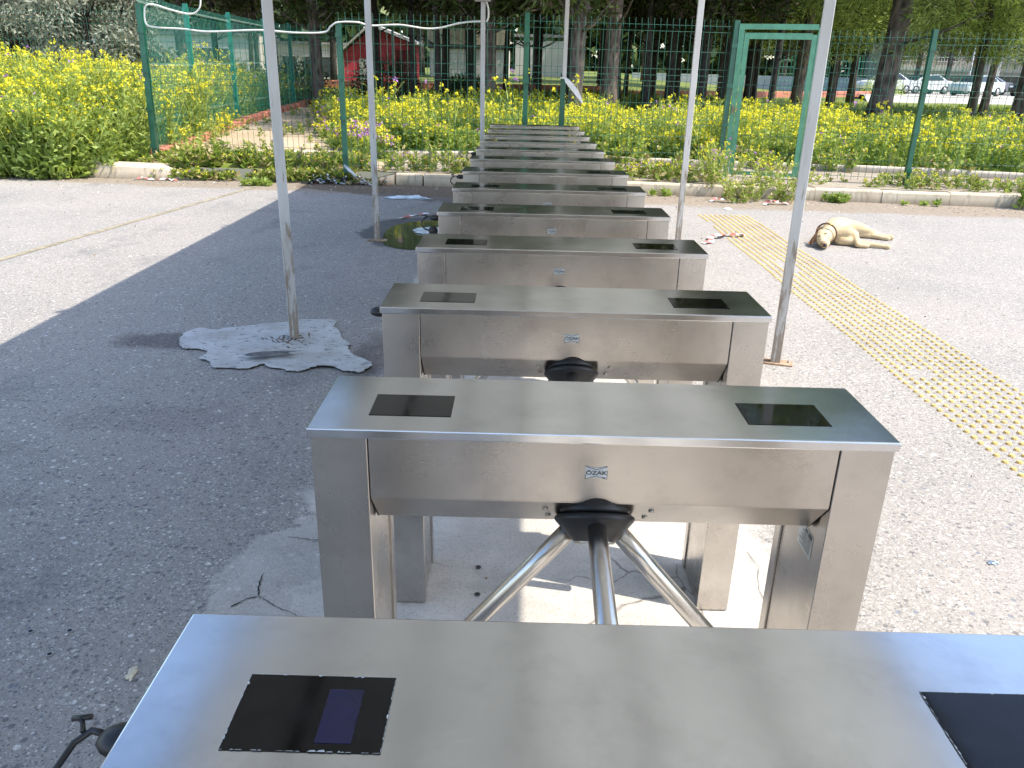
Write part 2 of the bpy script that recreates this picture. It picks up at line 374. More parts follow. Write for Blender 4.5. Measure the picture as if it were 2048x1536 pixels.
M['leaf'] = leafmat('mustard_leaf', (.15, .24, .035), (.38, .47, .09), .5)
M['leaf2'] = leafmat('pale_leaf', (.27, .38, .09), (.50, .60, .19), .5)
M['stem'] = leafmat('yellow_green_stem', (.26, .34, .06), (.45, .50, .12), .2)
M['flower'] = leafmat('yellow_petal', (.72, .64, .02), (.86, .80, .07), .3)
M['purple'] = leafmat('purple_petal', (.36, .13, .5), (.6, .32, .68), .35)
M['dry'] = leafmat('dry_grass', (.3, .24, .09), (.5, .42, .2), .2)
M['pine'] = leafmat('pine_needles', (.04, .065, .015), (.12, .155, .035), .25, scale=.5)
M['pine_l'] = leafmat('sun_tinted_pine_needles', (.20, .26, .05), (.44, .50, .14), .5, scale=.6)  # same needles paled towards yellow, sunlight mixed into the colour
M['olive'] = leafmat('grey_olive_leaf', (.14, .16, .11), (.34, .36, .28), .3, scale=.8)
M['twig'] = leafmat('brown_dead_twigs', (.07, .05, .035), (.17, .12, .085), .05, scale=.8)
def bark_mat(name, c1, c2):
    m, n, b = mat(name); co = coord(n)
    v = vor(n, vmul(n, co, (1, 1, .3)), 11)
    f = M_(n, 'ADD', M_(n, 'MULTIPLY', noise(n, vmul(n, co, (1, 1, .25)), 9, 6, .7), .7), M_(n, 'MULTIPLY', v, .4))
    n.links.new(ramp(n, f, [(.35, c1), (.7, c2)]), b.inputs['Base Color']); b.inputs['Roughness'].default_value = .9
    bump(n, b, f, .9, .04); return m
M['bark'] = bark_mat('pine_bark', (.035, .025, .022), (.20, .15, .125))
M['bark_d'] = bark_mat('dark_bark', (.02, .016, .014), (.085, .068, .058))

# ================================================================ SETTING
H = 1.0938          # height of the gates
def sheet(name, pts, z, m, kind='structure'):
    me = bpy.data.meshes.new(name); me.from_pydata([(x, y, z) for x, y in pts], [], [tuple(range(len(pts)))])
    o = link(name, me, m); 
    if me.polygons[0].normal.z < 0: me.flip_normals()
    if kind: o['kind'] = kind
    return o
def kerb_y(x):      # front line of the near kerb at ground level
    return 12.48 - .0935 * x if x > -1.9 else 12.66
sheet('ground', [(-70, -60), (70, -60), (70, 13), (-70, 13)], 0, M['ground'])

# raised land behind the kerb, reaching the horizon
def land_h(x, y):
    t = max(0, min(1, (y - 15) / 75.)); rise = 1.75 * t ** .9
    q = x / max(y, 1); bl = 1 - .72 * max(0, min(1, (q - .1) / .25))
    return .185 + rise * bl
xs = np.concatenate([np.linspace(-300, -40, 8), np.linspace(-34, 60, 60), np.linspace(70, 300, 8)])
ys = np.concatenate([np.linspace(0, 8, 9), np.linspace(9, 60, 40), np.linspace(64, 120, 15), np.array([160, 250, 500])])
vs = []; fs = []
for j, y in enumerate(ys):
    for i, x in enumerate(xs):
        yy = kerb_y(x) + .14 + y if x > -6.9 else 12.9 + y
        vs.append((x, yy, land_h(x, yy) + (0.03 * mnoise.noise(Vector((x * .4, yy * .4, 0))) if yy > 16 else 0)))
for j in range(len(ys) - 1):
    for i in range(len(xs) - 1):
        a = j * len(xs) + i; fs.append((a, a + 1, a + 1 + len(xs), a + len(xs)))
me = bpy.data.meshes.new('terrain'); me.from_pydata(vs, [], fs); tag(link('terrain', me, M['lawn'], smooth=True), kind='structure')
# bed soil, sandy path and pavement strip laid on the land
sheet('pavement', [(-1.9, 12.8), (40, 12.48 - .0935 * 40 + .16), (40, 14.4 - 3.2), (6.4, 14.5), (2, 15.0), (-1.9, 15.3)], .193, M['pave'])
me = bpy.data.meshes.new('path'); pv = []
for y, xa, xb in ((12.95, -6.0, -1.9), (14, -6.0, -1.95), (15.3, -6.1, -2.9), (17, -6.2, -3.7), (18.5, -6.4, -4.0), (20, -6.5, -4.4), (21.5, -6.55, -4.9), (23.3, -6.65, -5.4), (25, -6.7, -5.9), (27, -6.7, -6.4)):
    pv += [(xa, y, land_h(xa, y) + (.012 if y < 16 else .045)), (xb, y, land_h(xb, y) + (.012 if y < 16 else .045))]
me.from_pydata(pv, [], [(2 * i, 2 * i + 1, 2 * i + 3, 2 * i + 2) for i in range(len(pv) // 2 - 1)]); tag(link('path', me, M['path']), kind='structure')

def kerb_line(name, P, h, wd, m, stone=.95, z0=0, gap=.012, jit=.008):
    """kerb stones along a polyline; P are front bottom points"""
    mb = MB(); P = [Vector((p[0], p[1], 0)) for p in P]
    for a, b in zip(P[:-1], P[1:]):
        d = b - a; L = d.length; d.normalize(); nn = Vector((-d.y, d.x, 0)); k = max(1, round(L / stone)); s = L / k
        for i in range(k):
            p0 = a + d * (i * s + gap / 2); p1 = a + d * ((i + 1) * s - gap / 2); dz = random.uniform(-jit, jit); dn = random.uniform(-jit, jit)
            pr = [(0, -.05), (.018, h - .03), (.03, h - .008), (.055, h), (wd, h), (wd, -.05)]
            zz0 = z0(p0.x, p0.y) if callable(z0) else z0
            pts = [p0 + nn * (u + dn) + Vector((0, 0, zz0 + v + (dz if v > 0 else 0))) for u, v in pr]
            mb.prism(pts, p0, p1)
        # mortar behind the gaps
        if callable(z0): continue
        mb.prism([a + nn * (u + .012) + Vector((0, 0, z0 + v)) for u, v in ((0.01, -.05), (.02, h - .02), (wd - .03, h - .015), (wd - .03, -.05))], a, b)
    return tag(mb.build(name, m), kind='structure')
kerb_line('kerb', [(-1.15, 12.6), (0, 12.48), (4, 12.11), (8, 11.73), (14, 11.17), (30, 9.67)], .19, .16, M['kerb'])
kerb_line('kerb', [(-1.62, 12.7), (-1.17, 12.6)], .185, .16, M['kerb'])
kerb_line('kerb', [(-5.0, 14.45), (-0.3, 15.3), (6.4, 14.42), (9.3, 13.75), (16, 12.4)], .12, .13, M['kerb_far'], 1.0, .19)
kerb_line('kerb', [(-5.8, 13.75), (-6.08, 15.6), (-6.38, 19), (-6.6, 23), (-6.7, 28.5)], .2, .24, M['kerb_red'], .8, lambda x, y: land_h(x, y) - .01)
kerb_line('kerb', [(-30, 40), (-4, 40), (5, 42)], .32, .3, M['kerb_red'], 3.0, .86)
kerb_line('kerb', [(5, 42), (14, 49), (27, 62)], .3, .3, M['kerb_red'], 3.0, .68)
kerb_line('kerb', [(-4.3, 12.72), (-2.0, 12.62)], .035, .1, M['kerb_far'], 1.0)
# tapering end stones
mb = MB()
mb.prism([(-1.63, 12.7, -.05), (-1.63, 12.72, .165), (-1.63, 12.86, .17), (-1.63, 12.86, -.05)], (0, 0, 0), (0.001, 0, 0))
v = [mb.bm.verts.new(p) for p in ((-1.64, 12.7, -.03), (-1.64, 12.72, .16), (-1.64, 12.87, .165), (-1.64, 12.87, -.03), (-2.15, 12.72, -.03), (-2.15, 12.74, .03), (-2.15, 12.86, .03), (-2.15, 12.86, -.03))]
for f in ((0, 1, 5, 4), (1, 2, 6, 5), (2, 3, 7, 6), (4, 5, 6, 7), (0, 3, 2, 1)): mb.bm.faces.new([v[i] for i in f])
tag(mb.build('kerb', M['kerb']), kind='structure')
mb = MB()
pr = lambda x, y, h: [(x, y, -.04), (x, y + .05, h * .8), (x, y + .14, h), (x, y + .35, h), (x, y + .35, -.04)]
secs = [(-6.9, 12.72, .2), (-6.6, 12.66, .24), (-6.0, 12.62, .23), (-5.5, 12.62, .22), (-5.1, 12.64, .12), (-4.62, 12.66, .03)]
rings = [[mb.bm.verts.new(p) for p in pr(*s)] for s in secs]
for a, b in zip(rings[:-1], rings[1:]):
    for i in range(5): mb.bm.faces.new([a[i], b[i], b[(i + 1) % 5], a[(i + 1) % 5]])
mb.bm.faces.new(rings[0]); mb.bm.faces.new(rings[-1][::-1])
tag(mb.build('kerb', M['kerb']), kind='structure')

# ground details -----------------------------------------------------------
def ragged(pts, amp, k=6, seed=1, closed=True):
    rnd = random.Random(seed); out = []; n = len(pts)
    for i in range(n):
        a = Vector(pts[i]); b = Vector(pts[(i + 1) % n]); d = b - a; nn = Vector((-d.y, d.x)).normalized() if d.length else Vector((0, 0))
        for j in range(k): out.append(tuple(a + d * (j / k) + nn * rnd.uniform(-amp, amp) * (0 if j == 0 else 1)))
    return out
def smoothpoly(pts, n=6):
    out = []; m_ = len(pts)
    for i in range(m_):
        p0, p1, p2, p3 = (Vector(pts[(i + k) % m_]) for k in (-1, 0, 1, 2))
        for j in range(n):
            t = j / n; out.append(tuple(.5 * ((2 * p1) + (-p0 + p2) * t + (2 * p0 - 5 * p1 + 4 * p2 - p3) * t * t + (-p0 + 3 * p1 - 3 * p2 + p3) * t ** 3)))
    return out
# joint in the concrete, filled with earth
j0 = [(-4.55, 6.0), (-4.5, 6.81), (-4.2, 8.9), (-3.95, 10.6), (-3.69, 12.3)]
left = []; right = []
for i in range(60):
    t = i / 59 * 4; k = min(3, int(t)); a = Vector(j0[k]).lerp(Vector(j0[k + 1]), t - k); wv = .035 + .025 * mnoise.noise(Vector((i * .5, 3, 0)))
    left.append((a.x - wv, a.y)); right.append((a.x + wv + .01, a.y))
sheet('ground_joint', left + right[::-1], .004, plain('joint_earth', (.27, .235, .165), .95, var=.35, vs=9))
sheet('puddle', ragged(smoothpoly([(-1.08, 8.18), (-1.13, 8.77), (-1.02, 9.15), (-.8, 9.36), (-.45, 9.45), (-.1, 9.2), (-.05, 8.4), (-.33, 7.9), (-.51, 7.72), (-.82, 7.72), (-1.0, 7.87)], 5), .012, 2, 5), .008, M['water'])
# flaking cement skin round the left post
slabp = [(-1.91, 4.69), (-1.85, 4.85), (-1.73, 4.82), (-1.59, 4.91), (-1.4, 5.01), (-1.2, 5.11), (-.94, 5.13), (-.85, 4.85), (-.72, 4.58), (-.63, 4.33), (-.49, 4.16), (-.55, 4.03), (-.64, 4.05), (-.81, 4.12), (-.92, 4.03), (-1.05, 4.07), (-1.18, 4.14), (-1.26, 4.05), (-1.47, 4.06), (-1.61, 4.21), (-1.62, 4.36), (-1.8, 4.4)]
sp = ragged(smoothpoly(ragged(slabp, .03, 2, 21), 3), .011, 2, 8)
cxs, cys = -1.2, 4.55
def slab_z(x, y, e): return .007 + .014 * (1 - e) + .014 * max(0, mnoise.noise(Vector((x * 4, y * 4, 0)))) + (.012 * math.exp(-((x + 1.12) ** 2 + (y - 4.6) ** 2) * 12))
mb = MB(); RG = []
for e in (1.0, .97, .8, .55, .3, .1):
    RG.append([mb.bm.verts.new((cxs + (x - cxs) * e, cys + (y - cys) * e, slab_z(x * e, y * e, e) + (.008 if e > .9 else 0) * (1 if y < cys else .1))) for x, y in sp])
for a, b in zip(RG[:-1], RG[1:]):
    for i in range(len(sp)): mb.bm.faces.new([a[i], a[(i + 1) % len(sp)], b[(i + 1) % len(sp)], b[i]])
mb.bm.faces.new(RG[-1])
RB = [mb.bm.verts.new((v.co.x, v.co.y, v.co.z - .004)) for v in RG[0]]
RC = [mb.bm.verts.new((cxs + (v.co.x - cxs) * .985, cys + (v.co.y - cys) * .97, .002)) for v in RG[0]]
for i in range(len(sp)):
    k = (i + 1) % len(sp); mb.bm.faces.new([RG[0][i], RB[i], RB[k], RG[0][k]]); mb.bm.faces.new([RB[i], RC[i], RC[k], RB[k]]).material_index = 1  # underside strip near black: shadow under the lifted edge, put into the colour
tag(mb.build('cement_patch', [M['slab'], M['gap']]), 'pale flaking sheet of cement lying broken around the foot of the left roof post', 'cement patch')
sheet('ground_hole', ragged(smoothpoly([(-1.33, 4.22), (-1.22, 4.3), (-.98, 4.33), (-1.06, 4.28), (-1.0, 4.24), (-1.12, 4.25), (-1.22, 4.2)], 3), .008, 2, 9), .040, M['darkdamp'])
for ci, (cp, cw) in enumerate((([(-.505, 1.93), (-.502, 1.87), (-.489, 1.81), (-.48, 1.785)], .0032), ([(-.48, 1.785), (-.452, 1.772), (-.414, 1.739), (-.38, 1.72), (-.343, 1.706), (-.31, 1.68)], .0016), ([(-.48, 1.785), (-.518, 1.772), (-.54, 1.745), (-.56, 1.72)], .0035), ([(-.491, 2.181), (-.431, 2.169), (-.379, 2.16), (-.3, 2.15)], .0015), ([(1.35, 1.6), (1.37, 1.75), (1.34, 1.9), (1.38, 2.05), (1.36, 2.2)], .0012), ([(1.37, 1.75), (1.45, 1.8), (1.5, 1.92)], .001))):
    rr_ = random.Random(ci); L_ = []; R__ = []; cp = [Vector(p) for p in cp]; pp_ = []
    for a, b in zip(cp[:-1], cp[1:]): pp_ += [a.lerp(b, t) + Vector((rr_.uniform(-1, 1), rr_.uniform(-1, 1))) * .004 for t in (0, .25, .5, .75)]
    pp_.append(cp[-1])
    for i, p in enumerate(pp_):
        d = (pp_[min(i + 1, len(pp_) - 1)] - pp_[max(i - 1, 0)]).normalized(); nn = Vector((-d.y, d.x)) * cw * rr_.uniform(.4, 1.2) * (1 if 0 < i < len(pp_) - 1 else .15)
        L_.append(tuple(p + nn)); R__.append(tuple(p - nn))
    me = bpy.data.meshes.new('ground_crack'); k = len(L_); me.from_pydata([(x, y, .004) for x, y in L_ + R__], [], [(i, i + 1, k + i + 1, k + i) for i in range(k - 1)])
    tag(link('ground_crack', me, M['gap']), kind='structure')
# grit and dry bits
rng = np.random.default_rng(77); n_ = 2600
gx_ = rng.uniform(-9, 14, n_); gy_ = np.where(rng.random(n_) < .6, 12.35 - .0935 * np.maximum(gx_, -1) - rng.exponential(.35, n_), rng.uniform(.5, 12, n_))
C_ = np.c_[gx_, gy_, np.full(n_, .006)]; D_ = rng.normal(size=(n_, 3)) * [1, 1, .25]
q_ = leaves(C_, D_, rng.uniform(.008, .035, n_), rng.uniform(.006, .02, n_), rng); q_[:, :, 2] = np.maximum(q_[:, :, 2], .003)
tag(link('grit', quads_mesh('grit', q_, rng.integers(0, 3, n_)), [M['twig_'] if 'twig_' in M else plain('grit_brown', (.22, .16, .1), .9, var=.4), plain('grit_pale', (.6, .57, .5), .8, var=.3), plain('grit_dark', (.1, .09, .085), .8, var=.4)]), 'fine grit and dry plant bits scattered over the concrete', 'grit', kind='stuff')
# tactile studs
mb = MB()
rows = 113
for r in range(rows):
    y = 2.3 + r * .0722
    for c in range(10):
        x = 2.88 + c * .072 + .008 * math.sin(r * .2)
        if mnoise.noise(Vector((x * 4, y * 2, 5))) > .62 or (c > 4 and y > 10.4 - 0 * c): continue
        n = 8; z1 = .011
        cx, cy = x + random.uniform(-.003, .003), y + random.uniform(-.003, .003)
        a = [mb.bm.verts.new((cx + .0175 * math.cos(k * math.pi / 4), cy + .0175 * math.sin(k * math.pi / 4), .001)) for k in range(n)]
        b = [mb.bm.verts.new((cx + .013 * math.cos(k * math.pi / 4), cy + .013 * math.sin(k * math.pi / 4), z1)) for k in range(n)]
        for k in range(n): mb.bm.faces.new([a[k], a[(k + 1) % n], b[(k + 1) % n], b[k]])
        mb.bm.faces.new(b)
tag(mb.build('tactile_paving', M['yellow']), 'long strip of raised yellow warning studs running across the concrete beside the gates', 'tactile strip')

# ================================================================ TURNSTILES
W = .2988; S = .8843; LX = 1.2
AX = Vector((0, -math.cos(math.radians(56)), -math.sin(math.radians(56))))
def build_turnstile():
    root = thing('turnstile', 'x', 'turnstile')
    mb = MB(); mb.box(0, LX, 0, W, H - .021, H, .0028, 2); mb.build('top_cover', M['steel_cap'], root)
    # body with slanted underside
    mb = MB(); y0 = .008; zt = H - .0215; z1 = H - .160; z2 = H - .252
    pf = [(.1235, y0, zt), (.1235, y0, z1), (.1235, y0 + .082, z2), (.1235, W - y0 - .082, z2), (.1235, W - y0, z1), (.1235, W - y0, zt)]
    mb.prism(pf, (0, 0, 0), (1.0825 - .1235, 0, 0)); bmesh.ops.bevel(mb.bm, geom=[e for e in mb.bm.edges if abs(e.verts[0].co.z - e.verts[1].co.z) < 1e-4 and e.verts[0].co.z < zt - .01], offset=.002, segments=2, affect='EDGES')
    mb.build('body', M['steel'], root)
    for x0, x1, s in ((.006, .1205, 1), (1.0855, 1.194, -1)):
        mb = MB(); xi = .005
        a, b = (x0, x1 - xi) if s > 0 else (x0 + xi, x1)
        mb.box(x0, x1, .006, .044, 0.004, H - .0215, .0015)
        mb.box(a, b, .047, .252, 0.004, H - .0215, .001)
        mb.box(x0, x1, .255, .2925, 0.004, H - .0215, .0015)
        g0, g1 = (x0 + .002, x1 - .012) if s > 0 else (x0 + .012, x1 - .002)
        mb.box(g0, g1, .03, .27, 0.002, H - .023, mi=1)
        lg = mb.build('leg', [M['steel_v'], M['gap']], root)
    # thin dark joints between the body and the legs
    for xa in (.1195, 1.0815):
        mb = MB(); mb.prism([(xa, a, b) for a, b in ((y0 + .004, zt), (y0 + .004, z1 - .001), (y0 + .086, z2 - .003), (W - y0 - .086, z2 - .003), (W - y0 - .004, z1 - .001), (W - y0 - .004, zt))], (0, 0, 0), (.005, 0, 0)); mb.build('joint', M['gap'], root)
    # readers
    for x0, x1 in ((.114, .287), (.911, 1.087)):
        mb = MB(); mb.box(x0, x1, .073, .187, H - .004, H + .0012, .0006); mb.build('card_reader', M['glass'], root)
    # hub
    nrm = Vector((0, -.92, -.82)).normalized()
    cpt = Vector((.599, .060, H - .195))
    mb = MB(); mb.lathe([(.066, -.03), (.072, .004), (.078, .011), (.074, .017), (.062, .021)], 40, cpt, AX)
    mb.lathe([(.05, .016), (.080, .021), (.086, .026), (.087, .031), (.084, .036), (.046, .078)], 48, cpt, AX)
    hub = mb.build('hub', M['black'], root)
    mb = MB(); mb.lathe([(.044, .0775), (.044, .081), (.041, .083), (.036, .083), (.033, .0805), (.002, .0805)], 36, cpt, AX, sharp=True); mb.build('hub_ring', M['screw'], hub)
    c = cpt
    for ang in (0, 120, 240):
        v = Matrix.Rotation(math.radians(ang + 1), 3, AX) @ (Matrix.Rotation(math.radians(-49), 3, 'X') @ AX)
        mb = MB(); L = .53; rr = .0205
        mb.tube([c + v * .03, c + v * .2, c + v * (L - .006), c + v * L], [rr, rr, rr, rr - .005], 28); mb.build('arm', M['chrome'], root)
    sn = Vector((0, -.745, -.667)); u = Vector((0, .667, -.745))
    for sx in (-1, 1):
        for t, dx in ((-.018, .112), (.026, .104)):
            p = Vector((.603 + sx * (dx + (.004 if sx > 0 else 0)), .049, H - .206)) + u * t
            mb = MB(); mb.lathe([(.0055, -.002), (.0065, .0005), (.0058, .002), (.003, .0028)], 14, p + sn * .001, sn); mb.build('screw', M['screw'], root)
    # badge
    mb = MB(); bx, bz = .592, H - .088; yb = y0 - .0012
    for sgn in (1,):
        hw, hh, nk = .0225, .0145, .0115
        pts = [(-hw, hh), (0, nk), (hw, hh), (hw, -hh), (0, -nk), (-hw, -hh)]
        mb.prism([(bx + a, yb, bz + b) for a, b in pts], (0, 0, 0), (0, .001, 0))
    bd = mb.build('badge', M['sticker'], root)
    mb = MB()
    def bar(a, b, t=.0006):
        a = Vector((bx + a[0], yb - .0003, bz + a[1])); b = Vector((bx + b[0], yb - .0003, bz + b[1])); d = (b - a).normalized(); nn = Vector((-d.z, 0, d.x)) * t
        f = mb.bm.faces.new([mb.bm.verts.new(p) for p in (a + nn, a - nn, b - nn, b + nn)])
    bar((-hw, hh), (0, .0075)); bar((0, .0075), (hw, hh)); bar((-hw, -hh), (0, -.0075)); bar((0, -.0075), (hw, -hh)); bar((-hw, -.004), (-hw, -hh)); bar((hw, .006), (hw, -hh)); bar((.012, -.0105), (.02, -.0105), .0007); bar((.0165, -.0105), (.0165, -.014), .0007)
    mb.build('badge_lines', M['ink'], bd)
    cu = bpy.data.curves.new('t', 'FONT'); cu.body = 'ÖZAK'; cu.size = .0122; cu.align_x = 'CENTER'; cu.align_y = 'CENTER'; cu.offset = .0003
    to = bpy.data.objects.new('t', cu); COL.objects.link(to); me = bpy.data.meshes.new_from_object(to.evaluated_get(bpy.context.evaluated_depsgraph_get())); bpy.data.objects.remove(to)
    me.transform(Matrix.Translation((bx, yb - .0005, bz - .0005)) @ Matrix.Rotation(math.pi / 2, 4, 'X') @ Matrix.Scale(1.28, 4, (1, 0, 0)))
    link('badge_lettering', me, M['ink'], bd)
    return root
def add_plug(root, second=True):
    mb = MB(); mb.ball((-.024, .135, H - .055), (.032, .024, .017)); p = mb.build('cable_plug', M['black'], root)
    if second:
        mb = MB(); mb.ball((-.03, .085, H - .115), (.026, .022, .026)); mb.build('cable_plug', M['black'], root)
    if not second: return
    mb = MB()
    pts = [(-.05, .14, H - .05), (-.066, .146, H - .052), (-.083, .135, H - .06), (-.094, .11, H - .075), (-.09, .085, H - .092), (-.07, .075, H - .105), (-.05, .08, H - .112)]
    mb.tube([tuple(q) for q in np.array([Vector(a).lerp(Vector(b), t) for a, b in zip(pts[:-1], pts[1:]) for t in (0, .5)] + [pts[-1]])], .0042, 8)
    mb.tube([(-.075, .143, H - .052), (-.083, .158, H - .045)], .003, 6); mb.tube([(-.094, .157, H - .046), (-.071, .159, H - .044)], .0035, 6)
    mb.build('cable', M['rubber'], root)
base = build_turnstile()
lab = {0: 'nearest steel turnstile, its brushed top filling the bottom edge of the photo',
       1: 'second steel turnstile from the camera, three polished arms and hub in full view',
       2: 'third steel turnstile from the camera, its black hub just above the second gate',
       3: 'fourth steel turnstile from the camera, badge partly in a dark smudge and no hub showing',
       4: 'fifth steel turnstile from the camera, left end beside the puddle',
       5: 'sixth steel turnstile from the camera, right after the one beside the puddle',
       6: 'seventh steel turnstile from the camera, black plugs hanging in front of the grey kerb stone',
       7: 'eighth steel turnstile from the camera, sixth from the flower bed end of the row',
       8: 'ninth steel turnstile from the camera, fifth from the flower bed end of the row',
       9: 'tenth steel turnstile from the camera, just in front of the slim white junction box post',
       10: 'eleventh steel turnstile from the camera, third from the far end of the row',
       11: 'second to last steel turnstile of the row, next to the farthest one',
       12: 'farthest steel turnstile, smallest at the top of the row by the flower bed'}
T = {}
for k in range(13):
    t = base if k == 0 else copy_tree(base)
    t.location = (random.uniform(-.003, .003) if k > 2 else 0, k * S, 0)
    tag(t, lab[k], 'turnstile', 'steel turnstiles in one long row'); T[k] = t
for k in (0, 2, 4, 6, 8): add_plug(T[k], k != 2)
# details only the nearest one shows: worn glass edges and a blue display
r0 = T[0]; rd = [c for c in r0.children if c.name.startswith('card_reader')]
mb = MB(); mb.box(.213, .253, .085, .165, H + .0013, H + .0017); mb.build('display', M['display'], rd[0])
for rdi, (x0, x1) in zip(rd, ((.114, .287), (.911, 1.087))):
    mb = MB(); rnd = random.Random(3)
    per = [((x0, .073), (x1, .073)), ((x1, .073), (x1, .187)), ((x1, .187), (x0, .187)), ((x0, .187), (x0, .073))]
    for a, b in per:
        a = Vector(a); b = Vector(b); d = (b - a); L = d.length; d.normalize(); nn = Vector((-d.y, d.x)); t = 0
        while t < L - .004:
            ln = rnd.uniform(.002, .011); dp = rnd.uniform(.0003, .0011) if rnd.random() < .8 else rnd.uniform(.0015, .003)
            if rnd.random() < .72:
                p = [a + d * t, a + d * (t + ln), a + d * (t + ln * .8) + nn * dp, a + d * (t + ln * .3) + nn * dp * .8]
                mb.bm.faces.new([mb.bm.verts.new((q.x, q.y, H + .0016)) for q in p])
            t += ln
    me = mb.mesh('chipped_edge'); tag(link('chipped_edge', me, M['chip'], rdi), 'chipped pale rim of the reader glass')
# rating label and inspection mark inside the right leg of the second gate
leg = [c for c in T[1].children if c.name.startswith('leg')][1]; xl = 1.0904 - .0006
mb = MB()
def lq(y0, y1, z0, z1, dx=0, mi=0):
    f = mb.bm.faces.new([mb.bm.verts.new((xl - dx, y, z)) for y, z in ((y0, z0), (y0, z1), (y1, z1), (y1, z0))]); f.material_index = mi
lq(.07, .155, .765, .825); 
for i in range(7): lq(.076, .148 - random.uniform(0, .03), .772 + i * .0062, .7745 + i * .0062, .0004, 1)
lq(.074, .098, .812, .822, .0004, 1); lq(.102, .118, .814, .821, .0004, 1)
for k in range(20):
    a0, a1 = 2 * math.pi * k / 20, 2 * math.pi * (k + 1) / 20
    f = mb.bm.faces.new([mb.bm.verts.new((xl - .0002, .118 + r * math.cos(a), .847 + r * math.sin(a))) for r, a in ((.013, a0), (.013, a1), (.0105, a1), (.0105, a0))]); f.material_index = 2
mb.build('rating_label', [M['sticker'], M['ink'], M['greenink']], leg)

# ================================================================ CANOPY (its posts stand in view, its roof gives the shade)
can = thing('canopy', 'long open shelter over the turnstiles carried on slim galvanised steel posts', 'shelter', (0, 0, 0))
def gable(x): return 3.62 - (.36 * (.52 - x) / 1.55 if x < .52 else .70 * (x - .52) / 1.72)
mb = MB(); ys_ = [-5, 12.05]; th = .012
for xa, xb in ((-1.03, .52), (.52, 2.24)):
    mb.prism([(xa, ys_[0], gable(xa)), (xb, ys_[0], gable(xb)), (xb, ys_[0], gable(xb) + th), (xa, ys_[0], gable(xa) + th)], (0, ys_[0], 0), (0, ys_[1], 0))
mb.build('roof', M['canopy'], can)
for x in (-1.0, -.55, -.05, .52, 1.08, 1.62, 2.19):
    mb = MB(); mb.box(x - .028, x + .028, -5, 12, gable(x) - .065, gable(x) - .022, 0); mb.build('purlin', M['rafter'], can)
for y in (-2.75, .9, 4.62, 8.25, 11.95):
    for xa, xb in ((-1.15, .52), (.52, 2.19)):
        mb = MB(); mb.prism([(xa, y - .02, gable(xa) - .12), (xb, y - .02, gable(xb) - .12), (xb, y - .02, gable(xb) - .066), (xa, y - .02, gable(xa) - .066)], (0, 0, 0), (0, .04, 0)); mb.build('rafter', M['rafter'], can)
def canopy_post(x, y, lean=0, w=.031, rz=0, plate=True, h=2.8):
    if x < 0 and y != 11.1: h = 3.12
    mb = MB()
    mb.box(-w, w, -w, w, 0.01, h, .004, 2); o = mb.build('post', M['post'], can); o.location = (x, y, 0); o.rotation_euler = (0, lean, rz)
    if plate:
        mb = MB(); mb.box(-.11, .11, -.05, .05, .001, .012, .002); p = mb.build('base_plate', M['post_rust'], o)
        mb = MB()
        for s in (-1, 1): mb.lathe([(.01, .012), (.01, .02), (.006, .024)], 6, (s * .085, 0, 0), sharp=True)
        mb.build('anchor_bolt', M['screw'], o)
for x, y, r in ((-1.12, 4.66, .35), (-1.14, 8.13, .1), (2.15, 4.43, -.3), (2.2, 8.3, -.1), (-1.12, .95, 0), (2.2, .8, 0), (-1.12, -2.75, 0), (2.2, -2.75, 0)):
    canopy_post(x, y, 0, .031, r, not (x < 0 and y == 4.66))
canopy_post(-.13, 11.1, 0, .03, 0, True, 3.1)
# upper half of the last post, strapped to a short green fence post
mb = MB(); mb.box(-.029, .029, -.029, .029, 1.68, 3.0, .004, 2); o = mb.build('post', M['post'], can); o.location = (1.03, 11.93, 0)
# soil and moss clogging the foot of the left post
v = leaves(np.array([-1.12, 4.6, .01]) + RNG.normal(size=(160, 3)) * [.09, .06, .012], RNG.normal(size=(160, 3)) * [1, 1, .3], .04, .014)
tag(link('dead_leaves', quads_mesh('litter', v), [M['twig']]), 'brown leaf litter and moss around the foot of the left roof post', 'leaf litter', kind='stuff')

jb = thing('junction_box', 'grey junction box at the top of the slim post behind the row of turnstiles', 'junction box', (-.13, 11.05, 2.64))
mb = MB(); mb.box(-.11, .1, -.07, .02, -.02, .2, .008, 2); mb.build('case', plain('box_grey', (.3, .28, .26), .5), jb)
mb = MB(); mb.box(-.1, .09, -.078, -.071, -.01, .19, .003, 1); mb.build('lid', plain('lid_grey', (.36, .34, .32), .5), jb)

# ================================================================ FENCES
def wire_panel(a, b, z0, z1, m, parent, vp=.1, r=.0038, folds=(.14, .88, 1.55), hp=.26, jit=0, foldd=.035, top_r=None):
    """welded wire panel from a to b (xy), wires run z0..z1 with horizontal folds"""
    a = Vector((a[0], a[1], 0)); b = Vector((b[0], b[1], 0)); d = b - a; L = d.length; d.normalize(); nn = Vector((d.y, -d.x, 0))
    prof = [(z0, 0)]
    hz = []
    for f in folds:
        zf = z1 - f
        if zf > z0 + .1: prof += [(zf - .045, 0), (zf, foldd), (zf + .045, 0)]; hz += [(zf - .045, 0), (zf + .045, 0)]
    prof.append((z1, 0)); prof.sort()
    z = z0 + .05
    while z < z1 - .05:
        if all(abs(z - (z1 - f)) > .12 for f in folds): hz.append((z, 0))
        z += hp
    mb = MB(); n = max(2, int(L / vp))
    for i in range(n + 1):
        p = a + d * (L * i / n)
        mb.tube([p + nn * (u + .004) + Vector((0, 0, zz)) for zz, u in prof], r, 4, cap=False)
    for zz, u in hz: mb.tube([a + nn * (u - .003) + Vector((0, 0, zz)), b + nn * (u - .003) + Vector((0, 0, zz))], r * .85, 4, cap=False)
    return mb.build('wire_panel', m, parent)
